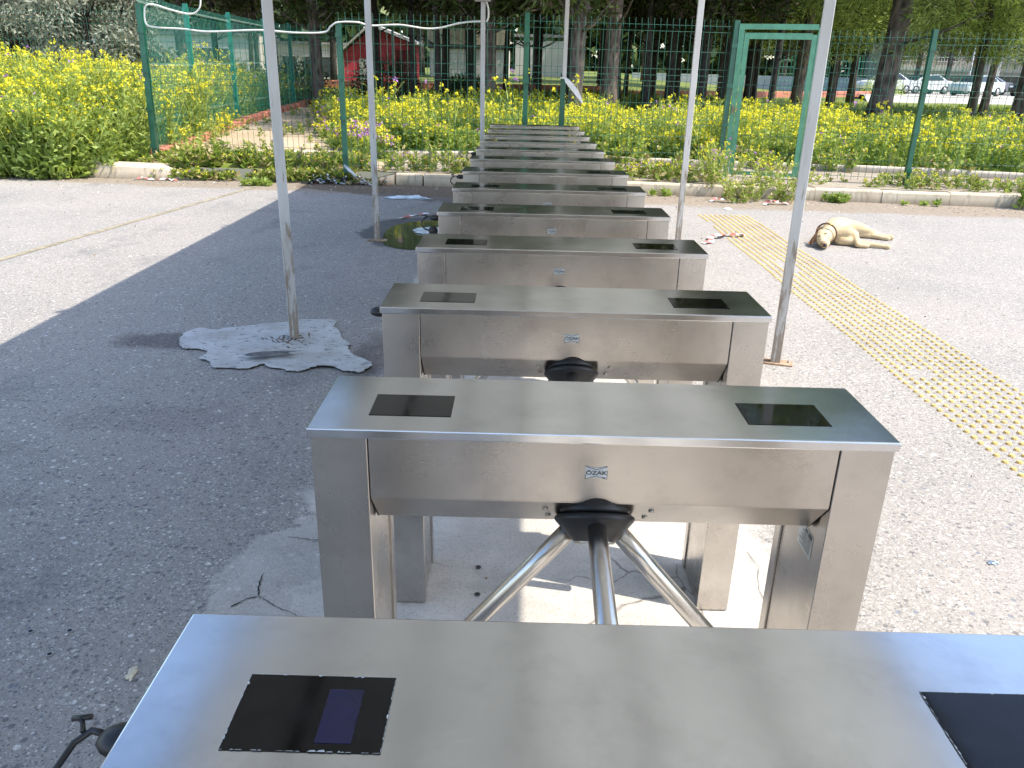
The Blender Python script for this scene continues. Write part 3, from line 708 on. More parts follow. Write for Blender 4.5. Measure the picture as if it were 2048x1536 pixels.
def fence_post(x, y, z0, z1, m, parent, w=.035, lean=(0, 0)):
    mb = MB()
    pts = [(x - w, y - w, z0), (x + w, y - w, z0), (x + w, y + w, z0), (x - w, y + w, z0)]
    mb.prism(pts, (0, 0, z0), (lean[0], lean[1], z1)); 
    for zc in np.arange(z0 + .25, z1, .6):
        f = (zc - z0) / (z1 - z0); mb.box(x + lean[0] * f - w * 1.25, x + lean[0] * f + w * 1.25, y + lean[1] * f - w * 1.5, y + lean[1] * f - w * 1.02, zc - .03, zc + .03)
    return mb.build('fence_post', m, parent)
P0 = (-5.86, 13.5); P1 = (-2.4, 12.62); PM = (.47, 12.95); P2 = (3.77, 13.28); G2 = (5.0, 12.95); P3 = (6.62, 12.58); P4 = (9.7, 12.1); P5 = (12.8, 11.7); P6 = (15.9, 11.3)
PL = (-9.2, 14.1); PLL = (-12.6, 14.7)
f1 = thing('wire_fence', 'green welded wire fence behind the kerb at the end of the turnstile row', 'fence', (P1[0], P1[1], 0))
def par(o, root):  # keep world position while parenting
    o.matrix_parent_inverse = root.matrix_world.inverted() if False else Matrix.Translation(-root.location)
for a, b, z0, z1 in ((P1, PM, .25, 2.55), (PM, P2, .25, 2.6)): par(wire_panel(a, b, z0, z1, M['fence'], f1), f1)
for p, z0, z1, ln in ((P1, .18, 2.42, (0, 0)), (PM, .18, 2.62, (0, 0)), (P2, .18, 2.6, (.03, 0))): par(fence_post(p[0], p[1], z0, z1, M['fence'], f1, .04, ln), f1)
f2 = thing('wire_fence', 'green wire fence right of the gate, behind the sunlit kerb and the sleeping dog', 'fence', (P3[0], P3[1], 0))
for a, b in ((G2, P3), (P3, P4), (P4, P5), (P5, P6)): par(wire_panel(a, b, .25, 2.47, M['fence'], f2), f2)
for p in (P3, P4, P5, P6): par(fence_post(p[0], p[1], .18, 2.5, M['fence'], f2, .036), f2)
f3 = thing('wire_fence', 'green wire fence with the white cable, left of the turnstile row across the sandy path', 'fence', (P0[0], P0[1], 0))
par(wire_panel(P0, P1, .22, 2.38, M['fence'], f3  , .1, .003), f3)
par(fence_post(P0[0], P0[1], .2, 2.66, M['fence'], f3, .045, (.06, 0)), f3)
f4 = thing('wire_fence', 'green wire fence rising out of the tall mustard at the far left', 'fence', (PL[0], PL[1], 0))
for a, b in ((PL, P0), (PLL, PL)): par(wire_panel(a, b, .22, 2.62, M['fence'], f4  , .1, .003, (.14, 1.0, 1.7)), f4)
for p in (PL, PLL): par(fence_post(p[0], p[1], .2, 2.7, M['fence'], f4), f4)
f5 = thing('wire_fence', 'teal green wire fence running away from the corner post along the red kerb', 'fence', (P0[0], P0[1] + .1, 0))
fp_ = [(-5.9, 13.62), (-6.46, 17.1), (-6.7, 20.3), (-6.85, 23.6), (-6.98, 26.6), (-7.0, 29.3)]
for a, b in zip(fp_[:-1], fp_[1:]):
    za = land_h(*a) + .1
    par(wire_panel(a, b, za, 2.82 + (za - .28) * .5, M['fence_far'], f5, .1, .0042, (.14, 1.1, 2.0)), f5)
    par(fence_post(b[0], b[1], za - .15, 2.9 + (za - .28) * .5, M['fence_far'], f5, .04), f5)
f6 = thing('wire_fence', 'dark green wire fence in the shade beyond the flower bed, left of the red shed', 'fence', (-7, 29.4, 0))
par(wire_panel((-7.0, 29.4), (-1.2, 30.2), .7, 2.95, M['fence'], f6, .12, .005), f6)
for x in (-4.2, -1.3): par(fence_post(x, 29.4 + (x + 7) * .14, .6, 3.0, M['fence'], f6), f6)
# gate
g = thing('gate', 'light green steel gate frame with a tall inner door frame in the wire fence', 'gate', (P2[0] + .07, P2[1] - .03, 0))
gd = (Vector(G2) - Vector(P2)).normalized()
def gbox(mb, s0, s1, z0, z1, t=.03, off=0):
    a = gd * s0; b = gd * s1; nn = Vector((gd.y, -gd.x)) * t; o2 = Vector((gd.y, -gd.x)) * off
    mb.prism([(*(a + nn + o2), z0), (*(b + nn + o2), z0), (*(b - nn + o2), z0), (*(a - nn + o2), z0)], (0, 0, z0), (0, 0, z1))
mb = MB(); gbox(mb, 0, .085, .2, 2.55); gbox(mb, 1.19, 1.275, .2, 2.5); gbox(mb, 0.086, 1.189, 2.47, 2.55); mb.build('gate_frame', M['fence_l'], g)
mb = MB(); gbox(mb, .092, .165, .24, 2.42, .022, .01); gbox(mb, 1.11, 1.183, .24, 2.40, .022, .01); gbox(mb, .166, 1.109, 2.33, 2.42, .022, .01); gbox(mb, .166, 1.109, .24, .30, .022, .01)
dr = mb.build('door_frame', M['fence_l'], g)
o = wire_panel(gd * .165, gd * 1.11, .3, 2.35, M['fence'], dr, .1, .0038, ())
mb = MB(); gbox(mb, .03, .05, 1.2, 1.34, .03, .05); gbox(mb, .03, .12, 1.26, 1.28, .01, .08); mb.build('latch', M['post_rust'], g)
# short green post carrying the upper half of the last shelter post
sg = thing('fence_post', 'short green post behind the last turnstile with the white shelter post strapped on top', 'post', (1.02, 12.0, 0))
mb = MB(); mb.box(-.04, .04, -.035, .035, .18, 1.76, .004, 2); mb.build('upright', M['fence'], sg)
mb = MB(); mb.box(-.046, .046, -.11, .04, 1.69, 1.705); mb.box(-.046, .046, -.11, .04, .5, .512); mb.build('strap', M['tape'], sg)
# torn strip of tape
mb = MB(); P = [(1.04, 11.86, 1.70), (1.07, 11.84, 1.66), (1.13, 11.85, 1.60), (1.2, 11.84, 1.52), (1.26, 11.86, 1.44), (1.31, 11.85, 1.36)]
for a, b, wa, wb in zip(P[:-1], P[1:], (.012, .03, .036, .033, .025), (.03, .036, .033, .025, .008)):
    mb.bm.faces.new([mb.bm.verts.new(q) for q in ((a[0] - wa, a[1], a[2] - wa * .5), (a[0] + wa, a[1], a[2] + wa * .5), (b[0] + wb, b[1], b[2] + wb * .5), (b[0] - wb, b[1], b[2] - wb * .5))])
bmesh.ops.remove_doubles(mb.bm, verts=mb.bm.verts, dist=.001); bmesh.ops.solidify(mb.bm, geom=mb.bm.faces[:], thickness=.002)
tag(mb.build('torn_tape', M['tape']), 'torn white strip of tape hanging from the short green post behind the turnstiles', 'tape')
# white cable along the fence
def spline(P, n=6):
    P = [Vector(p) for p in P]; out = []
    for i in range(len(P) - 1):
        p0 = P[max(i - 1, 0)]; p1 = P[i]; p2 = P[i + 1]; p3 = P[min(i + 2, len(P) - 1)]
        for j in range(n):
            t = j / n; out.append(.5 * ((2 * p1) + (-p0 + p2) * t + (2 * p0 - 5 * p1 + 4 * p2 - p3) * t * t + (-p0 + 3 * p1 - 3 * p2 + p3) * t ** 3))
    return out + [P[-1]]
cab = [(-4.63, 13.08, 2.95), (-4.635, 13.08, 2.71), (-4.68, 13.08, 2.57), (-4.83, 13.1, 2.50), (-5.18, 13.2, 2.56), (-5.45, 13.3, 2.63), (-5.62, 13.35, 2.62), (-5.68, 13.38, 2.48), (-5.66, 13.38, 2.34), (-5.44, 13.3, 2.3), (-5, 13.18, 2.285), (-4.55, 13.05, 2.25), (-3.7, 12.84, 2.28), (-3.1, 12.68, 2.25), (-2.62, 12.56, 2.26), (-2.5, 12.52, 2.34), (-2.38, 12.5, 2.4), (-2.1, 12.55, 2.41), (-1.9, 12.58, 2.37), (-1.47, 12.6, 2.39), (-1.1, 12.63, 2.35), (-.86, 12.6, 2.36), (-.54, 12.3, 2.415), (-.32, 11.7, 2.41), (-.17, 11.06, 2.383)]
mb = MB(); mb.tube(spline(cab), .013, 8); mb.tube(spline([(-.08, 11.05, 2.38), (-.055, 11.03, 2.44), (-.06, 11.03, 2.55), (-.09, 11.04, 2.63)]), .011, 8)
tag(mb.build('cable', M['wire_white']), 'white cable strung along the top of the green fence to the junction box', 'cable')
mb = MB(); mb.tube([(-2.62, 12.5, 2.3), (-2.68, 12.5, 2.6), (-2.72, 12.5, 3.2)], .004, 6)
tag(mb.build('cable', M['rubber']), 'thin dark wire rising from the corner of the fence beside the white cable', 'cable')

# ================================================================ PLANTS
def patch(name, pts, label, hgt=.9, leafn=26, fl=5, br=6, mats=('leaf', 'leaf2', 'stem', 'flower', 'purple'), purple=.02, seed=1, leafL=.1, frc=.028, dens_fl=.8, lean=.12, base_z=.19, fcol=None, topw=.25, cat='plants', stemw=.006, rosette=0, palef=.3):
    """pts: (n,2or3) plant positions (x,y[,height factor]); one mesh of stems, leaves, flower heads"""
    rng = np.random.default_rng(seed); pts = np.asarray(pts, float); n = len(pts)
    hf = pts[:, 2] if pts.shape[1] > 2 else np.ones(n)
    Z0 = np.full(n, base_z) if not callable(base_z) else np.array([base_z(x, y) for x, y in pts[:, :2]])
    Hh = hgt * hf * rng.uniform(.75, 1.15, n)
    B = np.c_[pts[:, :2], Z0]; ln = rng.normal(size=(n, 2)) * lean
    V = []; MI = []
    # branches: br per plant, from a point up the main stem outwards
    def stempt(i, t): return B[i] + np.c_[ln[i] * (t ** 1.5)[:, None] * Hh[i][:, None], t * Hh[i]]
    idx = np.arange(n); z0 = np.zeros(n)
    segs = [(stempt(idx, z0), stempt(idx, z0 + .5)), (stempt(idx, z0 + .5), stempt(idx, z0 + 1.))]
    bi = np.repeat(idx, br); bt = rng.uniform(.3, .85, len(bi)); s0 = stempt(bi, bt)
    bd_ = rng.normal(size=(len(bi), 3)) * [1, 1, 0]; bd_ = unit(bd_) * rng.uniform(.35, .9, (len(bi), 1)); bd_[:, 2] = 1
    bl = (Hh[bi] * (1.02 - bt) * rng.uniform(.6, 1.1, len(bi)))[:, None]
    s1 = s0 + unit(bd_) * bl
    segs.append((s0, s1))
    for a, b in segs:
        d = b - a; s = unit(np.cross(d, rng.normal(size=d.shape))) * stemw
        V.append(np.stack([a - s, a + s, b + s * .5, b - s * .5], 1)); MI.append(np.full(len(a), 2))
    # leaves on stems and branches
    li = rng.integers(0, n, n * leafn); t = rng.beta(1.2, 1.4, len(li)) * .95
    c = stempt(li, t) + rng.normal(size=(len(li), 3)) * [.05, .05, .02] * (Hh[li] / .9)[:, None]
    lb = rng.integers(0, len(bi), n * leafn // 2); tt = rng.uniform(.05, .9, (len(lb), 1)); c2 = s0[lb] + (s1[lb] - s0[lb]) * tt
    C = np.r_[c, c2]; tz = np.r_[t, np.full(len(c2), .8)]
    D = rng.normal(size=C.shape); D[:, 2] = np.abs(D[:, 2]) * .6 + .1
    sz = leafL * rng.uniform(.5, 1.3, len(C)) * (1.25 - .75 * tz)
    V.append(leaves(C, D, sz, sz * rng.uniform(.3, .55, len(C)), rng)); MI.append((rng.random(len(C)) < palef).astype(int))
    if fl:
        tips = np.r_[s1, stempt(idx, z0 + 1.)]
        nz = np.array([mnoise.noise(Vector((a * 1.1, b * 1.1, seed))) for a, b in pts[:, :2]]); nz = np.r_[nz[bi], nz]
        keep = rng.random(len(tips)) < dens_fl * np.clip(1 + 1.9 * nz, .12, 2.2); tips = tips[keep]
        pu = rng.random(len(tips)) < purple
        fi = np.repeat(np.arange(len(tips)), fl)
        cc = tips[fi] + rng.normal(size=(len(fi), 3)) * frc * .55
        DD = rng.normal(size=cc.shape); q = leaves(cc - unit(DD) * frc * .6, DD, frc * rng.uniform(.8, 1.5, len(cc)), frc * rng.uniform(.8, 1.3, len(cc)), rng)
        V.append(q); MI.append(np.where(pu[fi], 4, 3))
    V = np.concatenate(V); MI = np.concatenate(MI)
    V[:, :, 2] = np.maximum(V[:, :, 2], (Z0.min() - .02))
    return tag(link(name, quads_mesh(name, V, MI), [M[k] for k in mats]), label, cat, kind='stuff')
def inpoly(P, poly):
    x, y = P[:, 0], P[:, 1]; r = np.zeros(len(P), bool); n = len(poly)
    for i in range(n):
        x1, y1 = poly[i]; x2, y2 = poly[(i + 1) % n]
        c = ((y1 > y) != (y2 > y)) & (x < (x2 - x1) * (y - y1) / (y2 - y1 + 1e-12) + x1); r ^= c
    return r
def scatter(poly, n, seed, hvar=.5, ns=.8):
    rng = np.random.default_rng(seed); poly = np.array(poly, float); lo, hi = poly.min(0), poly.max(0); out = []
    while len(out) < n:
        P = rng.uniform(lo, hi, (n * 2, 2)); P = P[inpoly(P, poly)]
        for p in P:
            v = mnoise.noise(Vector((p[0] * ns, p[1] * ns, seed * 3.1)))
            if rng.random() < .75 + v: out.append((p[0], p[1], 1 + hvar * v))
            if len(out) >= n: break
    return np.array(out)
LOW = ('leaf', 'dry', 'stem', 'flower', 'purple')
# main bed behind the turnstiles
patch('wild_mustard', scatter([(-2.9, 15.6), (-.3, 15.55), (5.0, 14.85), (7.5, 17), (9, 22), (-5.4, 23.5), (-4.1, 18.6)], 1500, 2), 'bright yellow wild mustard filling the bed beyond the turnstile row', .84, 40, 7, 6, seed=11, frc=.034, purple=.012, dens_fl=.6, palef=.5)
patch('wild_mustard', scatter([(-3.2, 15.6), (-.3, 15.5), (6.4, 14.7), (6.4, 16), (-3.2, 16.6)], 500, 12), 'low leafy front edge of the mustard bed behind the pale kerb', .5, 34, 7, 4, seed=13, frc=.03, purple=.03, dens_fl=.45, leafL=.13)
patch('wild_mustard', scatter([(5.2, 14.9), (9.4, 14.0), (16, 12.7), (24, 11), (24, 17), (16, 18.5), (7.6, 20), (6, 17)], 1700, 3), 'green leafy mustard with yellow heads in the bed right of the gate', .74, 36, 8, 5, seed=12, frc=.036, purple=.03, dens_fl=.36, leafL=.13)
patch('wild_mustard', scatter([(-11, 12.45), (-6.1, 12.95), (-5.95, 13.6), (-6.0, 15.2), (-6.4, 17.5), (-12.5, 17.5)], 900, 4), 'tall dense yellow mustard at the far left in front of the grey bush', 1.4, 60, 7, 8, seed=14, frc=.032, purple=.01, lean=.18, dens_fl=.42, leafL=.11, palef=.5)
patch('wild_mustard', scatter([(-11, 12.1), (-7.0, 12.25), (-6.3, 12.75), (-6.3, 13.3), (-11, 13.1)], 420, 5), 'shorter leafy fringe of plants spilling onto the concrete at the far left', .95, 60, 6, 6, seed=15, frc=.028, purple=.03, dens_fl=.28, leafL=.12, base_z=.02, lean=.3, palef=.5)
patch('wild_mustard', scatter([(-6.2, 14.2), (-6.7, 17.5), (-7.1, 21), (-7.3, 26), (-7.3, 30), (-12, 30), (-9, 17.5), (-8, 14.2)], 1000, 6), 'tall yellow mustard behind the teal fence along the red kerb', 1.3, 36, 8, 7, seed=16, frc=.036, purple=.01, dens_fl=.55)
patch('wild_mustard', scatter([(-3.1, 15.2), (-2.6, 14.4), (-1.9, 14.9), (-2.8, 17), (-5.0, 23.5), (-6.0, 25.8), (-5.5, 23), (-4.5, 20), (-3.9, 17.2)], 330, 7), 'purple and yellow flowers along the right side of the sandy path', .55, 26, 8, 5, seed=17, frc=.034, purple=.35, dens_fl=.6)
patch('weeds', scatter([(-5.9, 14.0), (-2.6, 13.9), (-3.2, 16), (-4.2, 19), (-5.6, 24), (-6.4, 26), (-6.3, 20), (-6.0, 16)], 55, 51), 'sparse grass and small flowers growing on the sandy path', .22, 22, 5, 3, LOW, .25, 52, .09, .022, .35, .4, base_z=lambda x, y: land_h(x, y) + .02)
patch('wild_mustard', scatter([(-5.9, 13.9), (-5.6, 14.6), (-5.85, 16.5), (-6.2, 19), (-6.5, 19), (-6.2, 15)], 20, 53), 'yellow mustard leaning over the red kerb onto the path', .5, 30, 7, 6, seed=54, frc=.034, dens_fl=.5, lean=.3)
patch('weeds', scatter([(-5.2, 12.85), (-2.2, 12.8), (-2.2, 13.3), (-5.0, 13.3)], 34, 55), 'taller grass blades standing in the weeds at the foot of the fence', .32, 18, 0, 5, LOW, 0, 56, .16, .02, .4, 0, base_z=.17)
# tall single stalks
patch('wild_mustard', np.array([(.05, 15.3, 1.3), (.35, 15.9, 1.15), (.2, 15.2, 1.0), (1.7, 15.6, .95), (1.55, 15.2, 1), (-2.1, 16, 1.05), (-1.5, 16.3, 1.), (-.9, 16.4, .9), (-2.6, 17, 1.1), (-2.4, 16.4, 1.1), (-.4, 15.7, 1.1), (8.2, 17.2, .8), (7.6, 17.6, .8), (10.8, 15, .85)]), 'tall mustard stalks standing above the rest of the yellow bed', 1.35, 16, 12, 3, seed=18, frc=.04, purple=.12, stemw=.008, lean=.1)
# weeds along the kerb and fence foot
patch('weeds', scatter([(-5.9, 12.9), (-2.0, 12.8), (-2.2, 13.6), (-3.2, 14.3), (-5.9, 14.0)], 230, 8), 'low weeds and grass tufts at the foot of the fence left of the turnstiles', .2, 20, 5, 3, LOW, .1, 21, .12, .022, .3, .4, base_z=.17)
patch('weeds', scatter([(-5.6, 12.62), (-2.3, 12.6), (-2.3, 12.95), (-5.6, 13.0)], 220, 18), 'green weed fringe at the flush kerb left of the scrap pile', .17, 18, 5, 3, LOW, .05, 27, .1, .02, .2, .4, base_z=.02)
patch('weeds', scatter([(-1.8, 12.75), (3.7, 12.3), (3.7, 13.2), (-1.8, 13.2)], 210, 9), 'sparse weeds between the kerb stones and the fence behind the turnstiles', .26, 18, 5, 4, LOW, .2, 22, .1, .022, .25, .4, base_z=.18)
patch('weeds', scatter([(4.9, 12.25), (9, 11.85), (16, 11.2), (16, 12), (9, 12.7), (5, 13.1)], 300, 10), 'sparse dry weeds on the kerb right of the gate', .2, 16, 5, 3, LOW, .05, 23, .08, .02, .15, .4, base_z=.18)
patch('weeds', scatter([(5, 14.2), (6.4, 14.3), (9.3, 13.6), (16, 12.4), (16, 12.8), (9.3, 14), (6, 14.8), (-2, 15.3), (-2, 15.0), (2, 14.8)], 120, 20), 'leafy weeds leaning over the pale far kerb', .32, 20, 5, 3, LOW, .1, 28, .14, .022, .3, .5, base_z=.2)
wd = patch('weed_bush', np.r_[scatter([(3.35, 12.15), (4.5, 12.05), (4.6, 12.9), (3.5, 12.9)], 26, 11)], 'straggly bush of weeds with pink flowers hanging over the kerb by the gate', .62, 30, 5, 9, LOW, .3, 24, .07, .024, .3, .3, base_z=.12, cat='bush')
wd['kind'] = 'stuff'
patch('weeds', scatter([(3.5, 11.5), (4.5, 11.6), (4.7, 12.1), (3.6, 12.15)], 34, 19), 'weed stems trailing from the kerb onto the dirt below the gate', .34, 30, 4, 6, LOW, .5, 29, .07, .02, .2, .6, base_z=0)
for i, (x, y, nn_, hh, lb) in enumerate(((5.3, 11.88, 12, .13, 'small green tuft growing at the kerb foot behind the dog'), (8.05, 11.62, 10, .6, 'tall thin weed at the kerb foot near the right edge'), (2.75, 12.12, 5, .09, 'tiny tuft at the kerb foot right of the turnstiles'), (6.55, 11.78, 3, .06, 'tiny green sprout at the kerb foot right of the dog'), (-3.75, 12.2, 12, .1, 'small grass tufts growing out of the far end of the ground joint'))):
    rng = np.random.default_rng(i); P = np.c_[rng.normal(x, .11 if i != 1 else .07, nn_), rng.normal(y, .03, nn_)]
    patch('grass_tuft', P, lb, hh, 26, 0, 3, seed=40 + i, lean=.6 if i != 1 else .15, base_z=0, leafL=.09 if i != 1 else .1, cat='grass tuft')
# lawn blades under the pines at the right
P = scatter([(6, 20), (9, 18), (30, 16), (45, 30), (45, 48), (20, 46), (-4, 40), (-4, 22)], 5200, 30)
rng = np.random.default_rng(5); k = 5; C = np.repeat(np.c_[P[:, :2], [land_h(x, y) for x, y in P[:, :2]]], k, 0) + rng.normal(size=(len(P) * k, 3)) * [.35, .35, 0]
D = rng.normal(size=C.shape) * [.6, .6, .2] + [0, 0, 1]
o = link('grass', quads_mesh('grass', leaves(C, D, rng.uniform(.14, .34, len(C)), .05, rng)), [leafmat('lawn_blade', (.12, .19, .025), (.30, .36, .06), .4, scale=.35)]); tag(o, 'yellow green grass growing under the pines', 'grass', kind='stuff')

# ================================================================ TREES
def crown_mesh(name, seed, rx, rz, clumps, per, L, W_, zc, mats_i=(0,), hollow=.35):
    rng = np.random.default_rng(seed)
    d = unit(rng.normal(size=(clumps, 3))); r = rng.uniform(hollow, 1, (clumps, 1)) ** .6
    c = d * r * [rx, rx, rz] + [0, 0, zc]
    cr = rng.uniform(.35, .8, clumps) * rx * .32
    ci = np.repeat(np.arange(clumps), per)
    off = rng.normal(size=(len(ci), 3)); off = unit(off) * (rng.random((len(ci), 1)) ** .4) * cr[ci][:, None] * [1.2, 1.2, .62]
    C = c[ci] + off; D = off + rng.normal(size=off.shape) * .35; D[:, 2] -= .12
    q = leaves(C, D, L * rng.uniform(.6, 1.4, len(C)), W_ * rng.uniform(.7, 1.3, len(C)), rng)
    return quads_mesh(name, q, rng.choice(mats_i, len(C))), c
def trunk_mesh(name, h, r, seed, clumps, lean=.25, fork=False):
    rnd = random.Random(seed); mb = MB(); n = 9; pts = []; ox = oy = 0
    ax, ay = rnd.uniform(-lean, lean), rnd.uniform(-lean, lean) * .5
    for i in range(n + 1):
        t = i / n; pts.append((ax * t * t + .07 * math.sin(t * 5 + seed), ay * t + .06 * math.sin(t * 4 + seed * 2), -.15 + (h + .15) * t))
    rs = [r * (1.25 if i == 0 else 1.05 - .62 * i / n) for i in range(n + 1)]
    mb.tube(pts, rs, 12)
    if fork: mb.tube([pts[3], (pts[3][0] - .35, pts[3][1], pts[3][2] + .7), (pts[3][0] - .95, pts[3][1] - .1, pts[3][2] + 2.2), (pts[3][0] - 1.3, pts[3][1], h)], [r * .7, r * .6, r * .5, r * .3], 10)
    for k in range(9):      # stubs and limbs
        t = .24 + .6 * k / 9; j = int(t * n); p = Vector(pts[j]); a = rnd.uniform(0, 6.28); L = rnd.uniform(.8, 2.0)
        mb.tube([p, p + Vector((math.cos(a) * L * .5, math.sin(a) * L * .5, L * .2)), p + Vector((math.cos(a) * L, math.sin(a) * L, L * .5))], [r * .22, r * .15, r * .05], 6)
    for c in clumps[::7]:
        j = min(n, max(4, int((c[2] / h) * n * .8))); p = Vector(pts[j]); c = Vector(c)
        mb.tube([p, p.lerp(c, .5) + Vector((0, 0, .15)), c], [r * .24, r * .14, r * .05], 5)
    for v in mb.bm.verts:
        v.co += v.normal * 0 + Vector((mnoise.noise(v.co * 2.2), mnoise.noise(v.co * 2.2 + Vector((5, 5, 5))), 0)) * .05 * (r / .25)
    return mb.mesh(name)
KINDS = {}
for key, seed, rx, rz, cl, per, L, W_, zc, h, r, mats, mi in (
        ('dark', 1, 3.0, 5.0, 190, 110, .27, .06, 7.6, 11, .2, ('pine', 'twig'), (0, 0, 0, 1)),
        ('dark2', 2, 2.8, 5.0, 180, 110, .28, .06, 7.7, 11, .16, ('pine', 'twig'), (0, 0, 1)),
        ('light', 3, 3.3, 5.4, 230, 190, .22, .036, 7.6, 11.5, .21, ('pine_l', 'pine'), (0, 0, 0, 1)),
        ('light2', 4, 3.0, 5.3, 210, 190, .22, .036, 7.6, 11.5, .15, ('pine_l', 'pine'), (0, 0, 0, 1)),
        ('big', 5, 3.5, 4.8, 200, 120, .27, .06, 8.3, 11.5, .31, ('pine', 'twig'), (0, 0, 0, 1)),
        ('olive', 6, 1.9, 1.5, 90, 150, .13, .05, 1.9, 2.6, .12, ('olive',), (0,)),
        ('thin', 7, 1.9, 4.0, 100, 110, .28, .06, 6.9, 9.5, .11, ('pine', 'twig'), (0, 0, 1))):
    cm, cc = crown_mesh('crown_' + key, seed, rx, rz, cl, per, L, W_, zc, mi)
    for q in mats: cm.materials.append(M[q])
    tm = trunk_mesh('trunk_' + key, h, r, seed, cc, fork=(key == 'big')); tm.materials.append(M['bark' if key in ('light', 'big', 'dark') else 'bark_d'])
    KINDS[key] = (tm, cm)
def tree(x, y, key, label, name='pine_tree', rz=None, sc=1, group=None, cat='tree', tsc=1):
    t = thing(name, label, cat, (x, y, land_h(x, y) - .05), random.uniform(0, 6.28) if rz is None else rz, group)
    a = bpy.data.objects.new('trunk', KINDS[key][0]); b = bpy.data.objects.new('crown', KINDS[key][1])
    for o in (a, b): COL.objects.link(o); o.parent = t
    a.scale = (tsc, tsc, 1); t.scale = (sc,) * 3
    return t
tree(-.55, 24, 'dark', 'thick grey pine trunk directly behind the slim post with the junction box', rz=1)
tree(1.75, 19.5, 'dark', 'reddish pine trunk just right of the white shelter post strapped to the green post', rz=2.2, tsc=.85)
tree(2.75, 22, 'big', 'forked pine with a round knot, right of the reddish trunk', rz=0, tsc=.72)
tree(10.6, 23.5, 'light', 'stout pine trunk left of the fence post, in front of the parked white cars', rz=3, tsc=1.55)
tree(13.4, 21.2, 'big', 'very thick dark pine trunk at the right edge', rz=1.5, tsc=1.25)
tree(10.3, 30, 'light', 'pine behind the right shelter post', rz=4)
tree(9.5, 33.5, 'dark2', 'slender dark pine seen through the gate')
tree(7.6, 30, 'dark', 'dark pine left of the gate post', tsc=.8)
tree(12.2, 32, 'light2', 'pine with leaning trunk just right of the right shelter post')
tree(18.2, 33, 'light2', 'pine with pale yellow green crown behind the right fence post', tsc=1.1)
tree(20.4, 36, 'light', 'pine standing right of the white cars with lamp post behind', tsc=.8)
tree(23.0, 38, 'light2', 'thin pine left of the dark parked car')
tree(24.6, 40, 'dark2', 'thin pine in front of the dark parked car')
tree(-6.3, 27, 'dark', 'dark pine left of the red shed')
tree(-4.9, 30, 'dark2', 'dark pine in front of the right end of the red shed')
tree(-9.3, 24, 'dark', 'dark pine over the far end of the teal fence')
tree(-12.2, 20.5, 'dark2', 'dark leaning trunk behind the grey olive bush')
for x, y, k, l in ((-12.3, 18.7, 'olive', 'grey green olive bush behind the mustard at the far left'), (-9.9, 20.0, 'olive', 'grey green olive bush next to the corner of the fence'), (-15.2, 20, 'olive', 'olive bush at the left edge, partly outside the photo')):
    tree(x, y, k, l, 'olive_tree', sc=1.05)
G = 'slim pines in the shaded wood'
rnd = random.Random(12); spots = []
for x, y in ((-3.4, 29), (-2.6, 33), (-1.6, 31), (-.2, 34), (.6, 30), (1.2, 36), (2.4, 33), (3.3, 29), (4.2, 34), (5.0, 31), (5.9, 37), (6.6, 34), (8.4, 38), (-7.8, 33), (-10.5, 30), (-13, 33), (-15.5, 27), (-18, 32), (-12.5, 40), (-9, 42), (-2.0, 40), (1, 42), (4.5, 43), (11.5, 40), (14.5, 38), (6.2, 26.5), (8.6, 27), (3.7, 31), (7.2, 28), (5.4, 28.5), (.5, 26.5), (-2.4, 27), (3.0, 38), (5.4, 40), (7.0, 42), (9.6, 44), (-17, 38), (-11, 36), (-21, 29), (2.0, 27.5), (4.4, 27), (12.5, 44)):
    tree(x, y, 'thin' if rnd.random() < .55 else 'dark2', 'slim dark pine among others in the shaded wood behind the bed', group=G)
G2_ = 'pines closing the view at the back'
for i, x in enumerate(np.linspace(-42, 66, 26)):
    y = 56 + 10 * math.sin(i * 1.7) + (22 if x > 22 else 0)
    tree(x, y, ('dark', 'light', 'dark2', 'light')[i % 4] if x > 4 else ('dark', 'dark2')[i % 2], 'pine with a low crown in the distant row behind the wood', group=G2_, sc=1.25)
# far-off wood
rng = np.random.default_rng(9); n = 60000
C = np.c_[rng.uniform(-120, 170, n), rng.uniform(98, 112, n), rng.uniform(0, 1, n) ** .9 * 18]
hgt_ = np.array([14 + 5 * mnoise.noise(Vector((x * .09, 0, 3))) for x in C[:, 0]]); C = C[C[:, 2] < hgt_ + 2]
o = link('woodland', quads_mesh('woodland', leaves(C, rng.normal(size=C.shape), 1.5, 1.2, rng)), [leafmat('far_foliage', (.04, .07, .02), (.14, .18, .06), .2, scale=.15)]); tag(o, 'far wood closing the horizon behind the trees', 'woodland', kind='stuff')
# shrubs in the shade
def shrub(x, y, label, sx, sz, m='leaf_dark', n=2600, seed=0, L=.12, name='shrub'):
    rng = np.random.default_rng(seed); d = unit(rng.normal(size=(n, 3))); d[:, 2] = np.abs(d[:, 2]); r = rng.uniform(.5, 1.05, (n, 1))
    C = d * r * [sx, sx * .7, sz]; q = leaves(C, d + rng.normal(size=d.shape) * .5, L, L * .45, rng)
    t = thing(name, label, 'shrub', (x, y, land_h(x, y)))
    link('foliage', quads_mesh('foliage', q), [M[m]], t)
    mb = MB()
    for k in range(5): mb.tube([(0, 0, -.05), (rng.normal() * sx * .3, rng.normal() * sx * .2, sz * .7)], [.03, .01], 6)
    mb.build('stems', M['bark_d'], t)
M['leaf_dark'] = leafmat('dark_shrub_leaf', (.02, .05, .015), (.06, .11, .03), .25)
shrub(-5.2, 34, 'round dark green shrub in front of the red shed', 1.5, 1.5, seed=1)
shrub(-8.2, 31, 'dark shrub in the shade left of the red shed', 1.6, 1.4, seed=2)
shrub(-2.2, 37, 'low dark shrub right of the red shed', 1.4, .8, seed=3)
